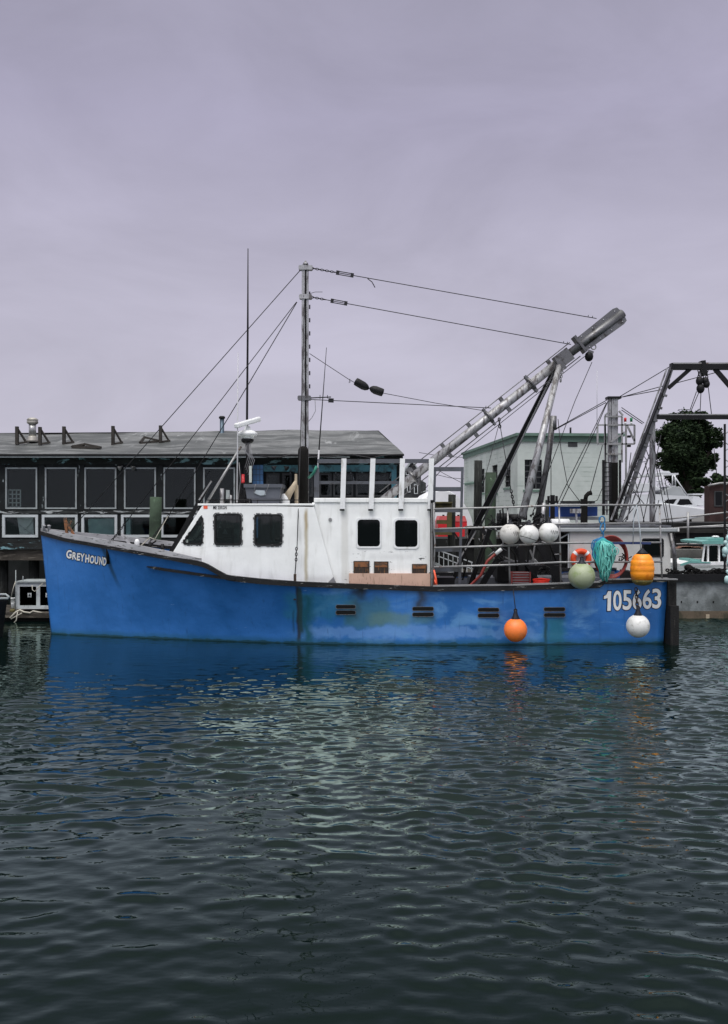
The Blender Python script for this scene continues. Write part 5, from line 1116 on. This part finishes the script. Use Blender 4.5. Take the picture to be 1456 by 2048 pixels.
# lattice boom of the trawler
def lattice(p0, p1, wd, n, nm, Y, m_='black_iron', par=None):
    a, b_ = P(*p0, Y), P(*p1, Y); d = (b_-a).normalized(); s = Vector((-d.z, 0, d.x))*wd/2; t = MB()
    t.bar(a+s, b_+s, .03, .03).bar(a-s, b_-s, .03, .03)
    for i in range(n): p = a.lerp(b_, i/n); q_ = a.lerp(b_, (i+1)/n); sg = 1 if i % 2 else -1; t.bar(p+s*sg, q_-s*sg, .018, .018)
    return t.build(nm, M[m_], par)
lattice((1300, 870), (1232, 1060), .35, 12, 'lattice_boom', yg+.8, 'alu_dark', b2)
for p in ([(1262, 905), (1250, 1000)], [(1248, 960), (1290, 1010)], [(1280, 1000), (1240, 1050)], [(1305, 880), (1330, 990)], [(1318, 1000), (1300, 1060)], [(1232, 1000), (1222, 1060)], [(1290, 925), (1310, 1000)], [(1285, 880), (1300, 920)], [(1276, 900), (1255, 1040)], [(1322, 870), (1285, 1050)], [(1330, 1000), (1340, 1060)], [(1312, 930), (1335, 1050)], [(1298, 935), (1262, 1055)], [(1270, 960), (1292, 1060)], [(1330, 960), (1350, 1075)]): wire2([(*p[0], yg+.8), (*p[1], yg+.8)], .012)

# ================================================================== BACKGROUND
# mint building
mb = empty('mint_building', (X(1130, 45), 48, 1.5), 'pale mint green brick building with dark barred windows and flat roof', 'building')
Yc_ = 45.0; xc = X(1035, Yc_); zt_ = Z(872, Yc_); xl_, yl_ = X(928, 60), 60.0; xr_ = X(1243, 45.4)
def wall_uv(p0, p1, z0, z1, holes, th=.25):             # wall between two ground points with rectangular openings given as fractions/heights
    a, b_ = Vector((p0[0], p0[1], 0)), Vector((p1[0], p1[1], 0)); L = (b_-a).length; d = (b_-a)/L; n = Vector((-d.y, d.x, 0))
    t = MB(); t.prism([[(0, z0), (L, z0), (L, z1), (0, z1)]] + [[(s0, q0), (s1, q0), (s1, q1), (s0, q1)] for s0, s1, q0, q1 in holes], 0, th)
    t.v = [tuple(a + d*x + n*y + Vector((0, 0, z))) for x, y, z in t.v]; return t, lambda x, y, z: a + d*x + n*y + Vector((0, 0, z))
fh = [(X(1049.5, 45) - xc, X(1085, 45) - xc, Z(978, 45), Z(919, 45))]
t, f = wall_uv((xc, Yc_), (xr_, 45.4), 1.5, zt_, fh); t.build('wall', M['mint_wall'], mb)
def grid_win(f, s0, s1, q0, q1, nx_, nz_):
    w = MB(); 
    def bx(a0, a1, y0, y1, c0, c1): w.add([f(x, y, z) for z in (c0, c1) for x, y in ((a0, y0), (a1, y0), (a1, y1), (a0, y1))], [(0, 3, 2, 1), (4, 5, 6, 7), (0, 1, 5, 4), (1, 2, 6, 5), (2, 3, 7, 6), (3, 0, 4, 7)])
    for i in range(nx_+1): x = s0 + (s1-s0)*i/nx_; bx(x-.03, x+.03, .06, .12, q0, q1)
    for i in range(nz_+1): z = q0 + (q1-q0)*i/nz_; bx(s0, s1, .05, .13, z-.03, z+.03)
    wo = w.build('window', M['house_grey'], mb); w = MB(); bx(s0, s1, .15, .17, q0, q1); w.build('pane', M['glass_dark'], wo)
    w = MB(); bx(s0-.08, s1+.08, -.06, .04, q0-.14, q0-.03); w.build('sill', M['mint_trim'], wo)
grid_win(f, *fh[0], 3, 5)
s0 = X(1138, 45)-xc; w = MB(); w.add([f(x, y, z) for z in (Z(893, 45), Z(883.5, 45)) for x, y in ((s0, -.02), (s0+.48, -.02), (s0+.48, .1), (s0, .1))], [(0, 3, 2, 1), (4, 5, 6, 7), (0, 1, 5, 4), (1, 2, 6, 5), (2, 3, 7, 6), (3, 0, 4, 7)]); w.build('vent', M['house_grey'], mb)
Ls = math.hypot(xc-xl_, Yc_-yl_)
def sfrac(px):                                          # where a photo column meets the side wall
    k = (px-728)/F; # x=k*y ; line from (xl,60) to (xc,45)
    tt = (k*yl_-xl_)/((xc-xl_)-k*(Yc_-yl_)); return tt*Ls, yl_ + (Yc_-yl_)*tt
sh = []
for (a, c_, t0, b0) in ((959, 969, 938, 985), (984, 995, 930, 985), (1009, 1021, 927, 974)):
    s0, ya_ = sfrac(a); s1, yb_2 = sfrac(c_); ym_ = (ya_+yb_2)/2; sh.append((s0, s1, Z(b0, ym_), Z(t0, ym_)))
t, f2_ = wall_uv((xl_, yl_), (xc, Yc_), 1.5, zt_, sh); t.build('wall', M['mint_wall'], mb)
for s in sh: grid_win(f2_, *s, 2, 4)
w = MB(); w.add([(xc-.1, Yc_-.25, zt_), (xr_+.1, 45.15, zt_), (xr_+.1, 45.15, zt_+.14), (xc-.1, Yc_-.25, zt_+.14), (xl_-.2, yl_, zt_), (xl_-.2, yl_, zt_+.14), (xr_+.1, 62, zt_), (xr_+.1, 62, zt_+.14)], [(0, 1, 2, 3), (4, 0, 3, 5), (3, 2, 7, 5), (1, 6, 7, 2), (0, 4, 6, 1)]); w.build('roof', M['mint_trim'], mb)
w = MB(); w.add([(xc-.03, Yc_-.08, zt_-.28), (xr_, 45.32, zt_-.28), (xr_, 45.32, zt_-.004), (xc-.03, Yc_-.08, zt_-.004), (xl_-.08, yl_, zt_-.28), (xl_-.08, yl_, zt_-.004)], [(0, 1, 2, 3), (4, 0, 3, 5)]); w.build('cornice', M['mint_trim'], mb)
MB().box((xr_-.2, 45.45, 1.5), (xr_, 62, zt_-.01)).build('wall', M['mint_wall'], mb)
MB().tube([P(1141, 868, 46), P(1141, 855, 46)], .05, 8).build('roof_pipe', M['black_iron'], mb)
p = [P(928, 968, 60), P(966, 960, 55)]; w = MB(); w.add([P(928, 967, 58), P(966, 963, 54), P(966, 957, 56), P(928, 966, 60), P(930, 971, 58), P(966, 966, 54)], [(0, 1, 2, 3), (4, 5, 1, 0)]); w.build('awning', M['mint_trim'], mb)
# white dome shelter
Yd = 52; b = MB(); c = P(885, 1095, Yd); rx = 68/F*Yd; rz = 118/F*Yd; vs = []; kk_ = 14
for i in range(kk_+1):
    a = math.pi*i/kk_
    for y in (0, 1.5, 8): vs.append((c.x - rx*math.cos(a)*(.96 if y == 0 else 1), Yd + y, 1.5 + (c.z-1.5) + rz*math.sin(a)**.85*(.96 if y == 0 else 1)))
b.add(vs, [(i*3+j, (i+1)*3+j, (i+1)*3+j+1, i*3+j+1) for i in range(kk_) for j in range(2)], True); b.add([vs[i*3] for i in range(kk_+1)], [tuple(range(kk_+1))])
lab(b.build('dome_shelter', M['dome_white']), 'white domed fabric shelter on the quay left of the mint building', 'shelter')
# red container, olive frame
e = empty('red_container', P(906, 1100, 36), 'red metal container with sloped lid on the quay behind the ladder', 'container')
MB().prism([ppoly([(876, 1043), (934, 1043), (934, 1110), (876, 1110)], 36)], 36, 37.5).build('body', M['red_plastic'], e); mat('red_faded', (.55, .10, .10), .6); MB().prism([ppoly([(876, 1043), (880, 1032), (930, 1032), (934, 1043)], 35.98)], 35.98, 37.5).build('lid', M['red_faded'], e)
for px in (885, 915): MB().pbox(px, 1029.5, px+4, 1032, 35.98, 36.1).build('lug', M['void_dark'], e)
e = empty('timber_hoarding', P(880, 1070, 28.5), 'olive green timber frame with cross boards behind the ladder', 'hoarding')
MB().prism([ppoly([(855, 1006), (904, 1006), (904, 1070), (855, 1070)], 28.5), ppoly([(867, 1024), (895, 1024), (895, 1062), (867, 1062)], 28.5)], 28.5, 28.6).build('frame', M['board_olive'], e)
MB().pbox(873, 1040, 900, 1048, 28.44, 28.49).build('cross_board', M['board_olive'], e); MB().pbox(894, 1027, 903, 1056, 28.42, 28.48).build('post', M['board_olive'], e); MB().pbox(855, 1003.5, 904.5, 1006.5, 28.4, 28.65).build('top_board', M['board_olive'], e)
# gangway
gw = empty('gangway', P(905, 1150, 27.5), 'white railed gangway sloping down to the floats behind the ladder', 'gangway')
MB().bar(P(872, 1128, 27.5), P(945, 1168, 27.5), .08, .7).build('ramp', M['frame_dull'], gw)
for off, Yq in ((0, 27.2), (0, 27.8)):
    w = MB(); w.bar(P(876, 1100, Yq), P(945, 1125, Yq), .035, .04).bar(P(876, 1112, Yq), P(945, 1138, Yq), .03, .03)
    for k in range(8): px = 878+k*9.3; w.bar(P(px, 1101+k*3.4, Yq), P(px, 1131+k*4.8, Yq), .022, .03)
    w.build('railing', M['frame_white'], gw)
b = MB(); b.box((X(830, 27), 26.8, Z(1160, 27)), (X(1010, 27), 29.5, Z(1148, 27))); lab(b.build('quay_float', M['dock_wood']), 'low dark timber float behind the working deck rails', 'dock')
b = MB(); b.box((X(815, 30), 30.2, .9), (X(1080, 30), 33, Z(1078, 30))); lab(b.build('timber_pier', M['pier_dark']), 'dark timber pier below the red container', 'pier')
# clutter on the pier behind the rails
random.seed(9)
w = MB()
for k in range(14): px = random.uniform(930, 1080); w.box(P(px, random.uniform(1070, 1085), 30.0), P(px+random.uniform(5, 16), random.uniform(1050, 1066), 30.4+random.random()*.3))
lab(w.build('trap_pile', M['scrap']), 'pile of traps and scrap gear on the pier behind the winch', 'gear pile')
# grey house far away
e = empty('shingled_house', P(828, 1000, 62), 'dark grey shingled house with gable roof right of the shed', 'house'); Yh = 62
MB().prism([ppoly([(806, 1010), (806, 945), (824, 922), (842, 945), (842, 1010)], Yh)], Yh, Yh+6).build('wall', M['house_grey'], e)
MB().prism([ppoly([(803, 948), (824, 919), (845, 948), (842, 948), (824, 923), (806, 948)], Yh-.2)], Yh-.2, Yh+6.2).build('roof', M['frame_dull'], e)
for (a, t0, c_, b0) in ((811, 935, 820, 950), (828, 968, 836, 988), (814, 968, 821, 985)): lp = ppoly([(a, t0), (c_, t0), (c_, b0), (a, b0)], Yh-.03); w = MB().prism([lp, grow(lp, -.06)], Yh-.06, Yh).build('window', M['frame_white'], e); MB().prism([grow(lp, -.06)], Yh-.03, Yh-.01).build('pane', M['glass_dark'], w)
MB().prism([ppoly([(842, 1010), (842, 960), (852, 966), (852, 1010)], Yh+.1)], Yh+.1, Yh+5).build('annex', M['house_grey'], e)
MB().tube([P(842, 995, Yh-2), P(858, 990, Yh-2)], .03, 5).tube([P(842, 985, Yh-2), P(858, 980, Yh-2)], .03, 5).build('porch_rail', M['frame_dull'], e)
# overhead lines beyond
for i, (a, c_) in enumerate((((838, 905), (930, 915)), ((845, 920), (928, 968)), ((868, 948), (930, 958)))):
    lab(MB().tube([P(*a, 70), P((a[0]+c_[0])/2, (a[1]+c_[1])/2+2.5, 70), P(*c_, 70)], .02, 4).build('overhead_line', M['wire']), ['topmost', 'steepest', 'lowest'][i] + ' overhead utility line between the shingled house and mint building', 'power line', 'utility lines')
# dark pier and rail at the right
pr = empty('coal_pier', P(1400, 1100, 33), 'dark timber pier with metal railings at the right behind the trawler', 'pier')
MB().box((X(1270, 33), 33, -.8), (X(1600, 33), 38, Z(1046, 33))).build('pier_body', M['pier_dark'], pr); MB().box((X(1270, 33), 32.9, Z(1066, 33)), (X(1600, 33), 33-.004, Z(1058, 33))).build('pier_wale', M['sea_wall'], pr)
w = MB()
for (a, c_) in (((1320, 1040), (1600, 1008)), ((1330, 1057), (1600, 1042)), ((1352, 1088), (1600, 1086)), ((1345, 1056), (1600, 1048))): w.tube([P(*a, 32.7), P(*c_, 32.7)], .032, 6)
for px in (1376, 1478): w.tube([P(px, 1024, 32.7), P(px, 1088, 32.7)], .045, 6)
w.build('railing', M['galv'], pr)
# brown brick hut
e = empty('brick_hut', P(1435, 1040, 38), 'small dark brick hut with a low curved roof at the right edge', 'hut'); Yk = 38.3
MB().prism([ppoly([(1419, 1050), (1419, 972), (1440, 968), (1520, 968), (1520, 1050)], Yk)], Yk, Yk+.6).build('wall', M['brick_dark'], e); MB().tube([P(1417, 971, Yk-.1), P(1440, 966.5, Yk-.1), P(1520, 965, Yk-.1)], .05, 6).build('roof_edge', M['galv'], e)
lp = ppoly([(1430, 984), (1443, 984), (1443, 1011), (1430, 1011)], Yk); w = MB().prism([grow(lp, .04), lp], Yk-.04, Yk+.02).build('window', M['house_grey'], e); MB().prism([lp], Yk-.01, Yk-.003).build('pane', M['glass_dark'], w)
# sport yacht
yy = 56.0; ya2 = empty('motor_yacht', P(1330, 1060, yy), 'white motor yacht with flybridge and tower, dark side windows, behind the pier', 'yacht')
MB().prism([ppoly([(1235, 1070), (1235, 1010), (1330, 1006), (1412, 1017), (1440, 1020), (1400, 1034), (1330, 1052)], yy)], yy, yy+4).build('hull', M['yacht_white'], ya2, bevel=.1)
cw = ppoly([(1322, 1011), (1334, 999), (1354, 998), (1346, 1011)], yy+.3); cw2 = ppoly([(1352, 1011), (1360, 998), (1378, 998), (1386, 1009)], yy+.3)
MB().prism([ppoly([(1250, 1014), (1252, 990), (1310, 988), (1330, 990), (1376, 992), (1396, 1014)], yy+.3), cw, cw2], yy+.3, yy+.5).prism([ppoly([(1250, 1014), (1252, 990), (1310, 988), (1330, 990), (1376, 992), (1396, 1014)], yy+.5)], yy+.6, yy+3.6).build('cabin', M['yacht_white'], ya2)
for l in (cw, cw2): MB().prism([l], yy+.4, yy+.42).build('window', M['glass_dark'], ya2)
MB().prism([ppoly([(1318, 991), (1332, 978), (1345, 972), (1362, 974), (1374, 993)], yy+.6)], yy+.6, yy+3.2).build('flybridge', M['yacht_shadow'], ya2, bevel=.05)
MB().prism([ppoly([(1252, 985), (1256, 967), (1305, 966), (1326, 980), (1300, 984)], yy+.5)], yy+.5, yy+3.3).build('canopy', M['yacht_white'], ya2, bevel=.08)
MB().prism([ppoly([(1274, 951), (1300, 947), (1357, 946), (1357, 949.5), (1276, 953.5)], yy+.8)], yy+.8, yy+3).build('hardtop', M['yacht_white'], ya2)
MB().prism([ppoly([(1318, 946), (1328, 942), (1338, 942), (1342, 946)], yy+1.2)], yy+1.2, yy+2).build('radome', M['yacht_white'], ya2)
w = MB()
for a, c_ in (((1347, 950), (1376, 993)), ((1322, 950), (1312, 980)), ((1326, 950), (1320, 978)), ((1345, 950), (1345, 972)), ((1278, 953), (1282, 968)), ((1300, 952), (1296, 968)), ((1312, 962), (1324, 962)), ((1328, 966), (1340, 975)), ((1350, 950), (1351, 972))): MB().tube([P(*a, yy+.7), P(*c_, yy+.7)], .045, 5).build('tower_pipe', M['yacht_white'], ya2)
b = MB(); b.prism([ppoly([(1384, 1010), (1386, 992), (1398, 993), (1412, 1006), (1412, 1012)], 58)], 58, 60).prism([ppoly([(1386, 990), (1408, 990), (1408, 987), (1386, 987)], 58)], 58, 60); lab(b.build('moored_cruiser', M['yacht_white']), 'small white cruiser glimpsed between the yacht and the brick hut', 'cruiser')
# teal boat
yt = 28.0; tb = empty('lobster_boat', P(1410, 1150, yt), 'small teal and white lobster boat with dark cabin windows, behind the net pile', 'boat')
MB().prism([ppoly([(1361, 1160), (1362, 1128), (1381, 1124), (1421, 1124), (1560, 1124), (1560, 1160)], yt)], yt, yt+2.2).build('hull', M['white_paint'], tb); MB().prism([ppoly([(1361, 1128), (1379, 1122), (1421, 1124), (1421, 1126.5), (1381, 1126), (1361, 1132)], yt-.02)], yt-.03, yt-.004).build('sheer_stripe', M['teal_gel'], tb)
q1 = rpx(1418, 1091, 1437, 1131, yt+.2, .05); q2 = rpx(1440, 1091, 1455, 1131, yt+.2, .05); q0 = ppoly([(1407, 1122), (1411, 1092), (1415, 1091), (1415, 1123), (1410, 1124)], yt+.2)
MB().prism([ppoly([(1403, 1132), (1409, 1088), (1560, 1088), (1560, 1135), (1403, 1135)], yt+.2), q0, q1, q2], yt+.2, yt+.26).build('cabin', M['white_paint'], tb)
for l in (q0, q1, q2): MB().prism([l], yt+.27, yt+.3).build('window', M['glass_dark'], tb)
MB().prism([ppoly([(1403, 1083), (1417, 1081), (1560, 1080), (1560, 1088), (1405, 1088)], yt+.1)], yt+.1, yt+2).build('cabin_roof', M['teal_gel'], tb); MB().prism([ppoly([(1416, 1081), (1418, 1077), (1455, 1076), (1455, 1080)], yt+.3)], yt+.3, yt+1.5).build('roof_hatch', M['teal_gel'], tb)
MB().lathe(P(1431, 1077, yt+.6), [(.05, 0), (.05, .03), (.11, .04), (.11, .07), (.06, .09)], 14).build('aerial_dome', M['white_paint'], tb); MB().prism([ppoly([(1381, 1126), (1383, 1119), (1401, 1119), (1405, 1125)], yt+.3)], yt+.3, yt+1.4).build('trunk_cabin', M['teal_gel'], tb)
# lattice post at the right edge
lattice((1447, 848), (1447, 1135), .01, 1, 'tmp', 24.0) if False else None
e = empty('lattice_mast', P(1450, 1140, 24.2), 'black lattice mast standing at the right edge of the photo', 'mast')
MB().bar(P(1449.5, 848, 24.2), P(1449.5, 1140, 24.2), .045, .05).build('upright', M['black_iron'], e)
w = MB(); 
for k in range(16): y_ = 868+k*17; w.bar(P(1450, y_, 24.25), P(1462, y_+(8 if k % 2 else -8), 24.25), .02, .02)
w.bar(P(1462, 848, 24.25), P(1462, 1140, 24.25), .03, .03).build('lacing', M['galv'], e)
lab(MB().tube([P(1428, 898, 44), P(1434, 955, 44)], .02, 5).build('flag_line', M['wire']), 'thin slanting line against the sky right of the big tree', 'line')
e = MB(); random.seed(4)
for k in range(30): px = random.uniform(1355, 1395); e.box(P(px, random.uniform(1098, 1104), 31), P(px+random.uniform(3, 9), random.uniform(1092, 1099), 31.3))
mat('trap_orange', (.30, .16, .11), .8, var=.5); lab(e.build('trap_stack', M['trap_orange']), 'orange brown trap stack low on the pier left of the teal boat', 'gear pile')
e = MB()
for k in range(20): py = random.uniform(1060, 1160); e.sphere(P(random.uniform(1447, 1462), py, 23.4), random.uniform(.04, .1), 8, 5, 1.3)
lab(e.build('fender_bunch', M['tank_pale']), 'bunch of pale floats hanging at the right edge beside the lattice mast', 'floats')
# tree with open clumped crown, bushes
def tree(name, px, base_py, Y, blobs, label, n_leaf, leaf=.26, trunk=True, seed=3):
    rnd = random.Random(seed); e = empty(name, (X(px, Y), Y, 1.5), label, 'tree' if trunk else 'bush')
    if trunk:
        t = MB(); bx = X(px, Y); t.tube([(bx, Y, 1.4), (bx-.1, Y, 4), (bx+.1, Y, 7)], [.45, .36, .25], 10)
        for (cx, cy, dy, r) in blobs: q = P(cx, cy, Y+dy); t.tube([(bx, Y, 4.2), Vector((bx, Y, 5.5)).lerp(q, .5) + Vector((0, 0, -.3)), q], [.2, .12, .04], 6)
        t.build('trunk', M['bark'], e)
    b = MB(); tot = sum(r*r for *_, r in blobs)
    for (cx, cy, dy, r) in blobs:
        c = P(cx, cy, Y+dy); R_ = r/F*Y; nsub = max(4, int(10*(r/20)**1.5)); sub = []
        for _ in range(nsub):
            v = Vector((rnd.gauss(0, 1), rnd.gauss(0, 1), rnd.gauss(0, 1))).normalized()*R_*rnd.uniform(.45, 1.0); v.z *= .75; sub.append((c+v, R_*rnd.uniform(.22, .40)))
        for _ in range(int(n_leaf*r*r/tot)):
            sc, sr = rnd.choice(sub); v = Vector((rnd.gauss(0, 1), rnd.gauss(0, 1), rnd.gauss(0, .55))).normalized()*sr*rnd.random()**.5*1.45; p = sc+v
            a = Vector((rnd.gauss(0, 1), rnd.gauss(0, 1), rnd.gauss(0, .5))).normalized(); c2 = a.cross(Vector((rnd.gauss(0, 1), rnd.gauss(0, 1), rnd.gauss(0, 1)))).normalized(); s = leaf*rnd.uniform(.5, 1.1)
            b.v += [tuple(p-a*s), tuple(p+c2*s*.5), tuple(p+a*s), tuple(p-c2*s*.5)]; k = len(b.v)-4; b.f.append((k, k+1, k+2, k+3)); b.sm.append(False)
    me = bpy.data.meshes.new('crown'); me.from_pydata(b.v, [], b.f); me.materials.append(M['leaf']); link_mesh('crown', me, e); return e
tree('broadleaf_tree', 1375, 1000, 90, [(1375, 845, 0, 30), (1350, 838, 1, 16), (1400, 836, -1, 18), (1340, 868, 0, 26), (1372, 868, -2, 30), (1412, 866, 0, 26), (1330, 895, 0, 18), (1360, 900, -2, 30), (1395, 898, 1, 28), (1425, 890, 0, 18), (1345, 930, -1, 24), (1378, 932, 0, 30), (1410, 925, 1, 22), (1322, 918, 0, 14), (1360, 958, 0, 24), (1390, 960, 1, 22), (1436, 876, 0, 10), (1424, 915, 0, 12), (1372, 925, 0, 36)], 'large dark broadleaf tree rising behind the yacht, right of the gantry leg', 52000, .20)
tree('leafy_bush', 1425, 1000, 80, [(1400, 965, 0, 18), (1425, 962, 0, 18), (1448, 968, 0, 20), (1475, 965, 0, 20), (1395, 985, 0, 16), (1440, 985, 0, 20)], 'low dark bushes at the foot of the big tree, above the brick hut', 9000, .24, trunk=False, seed=8)
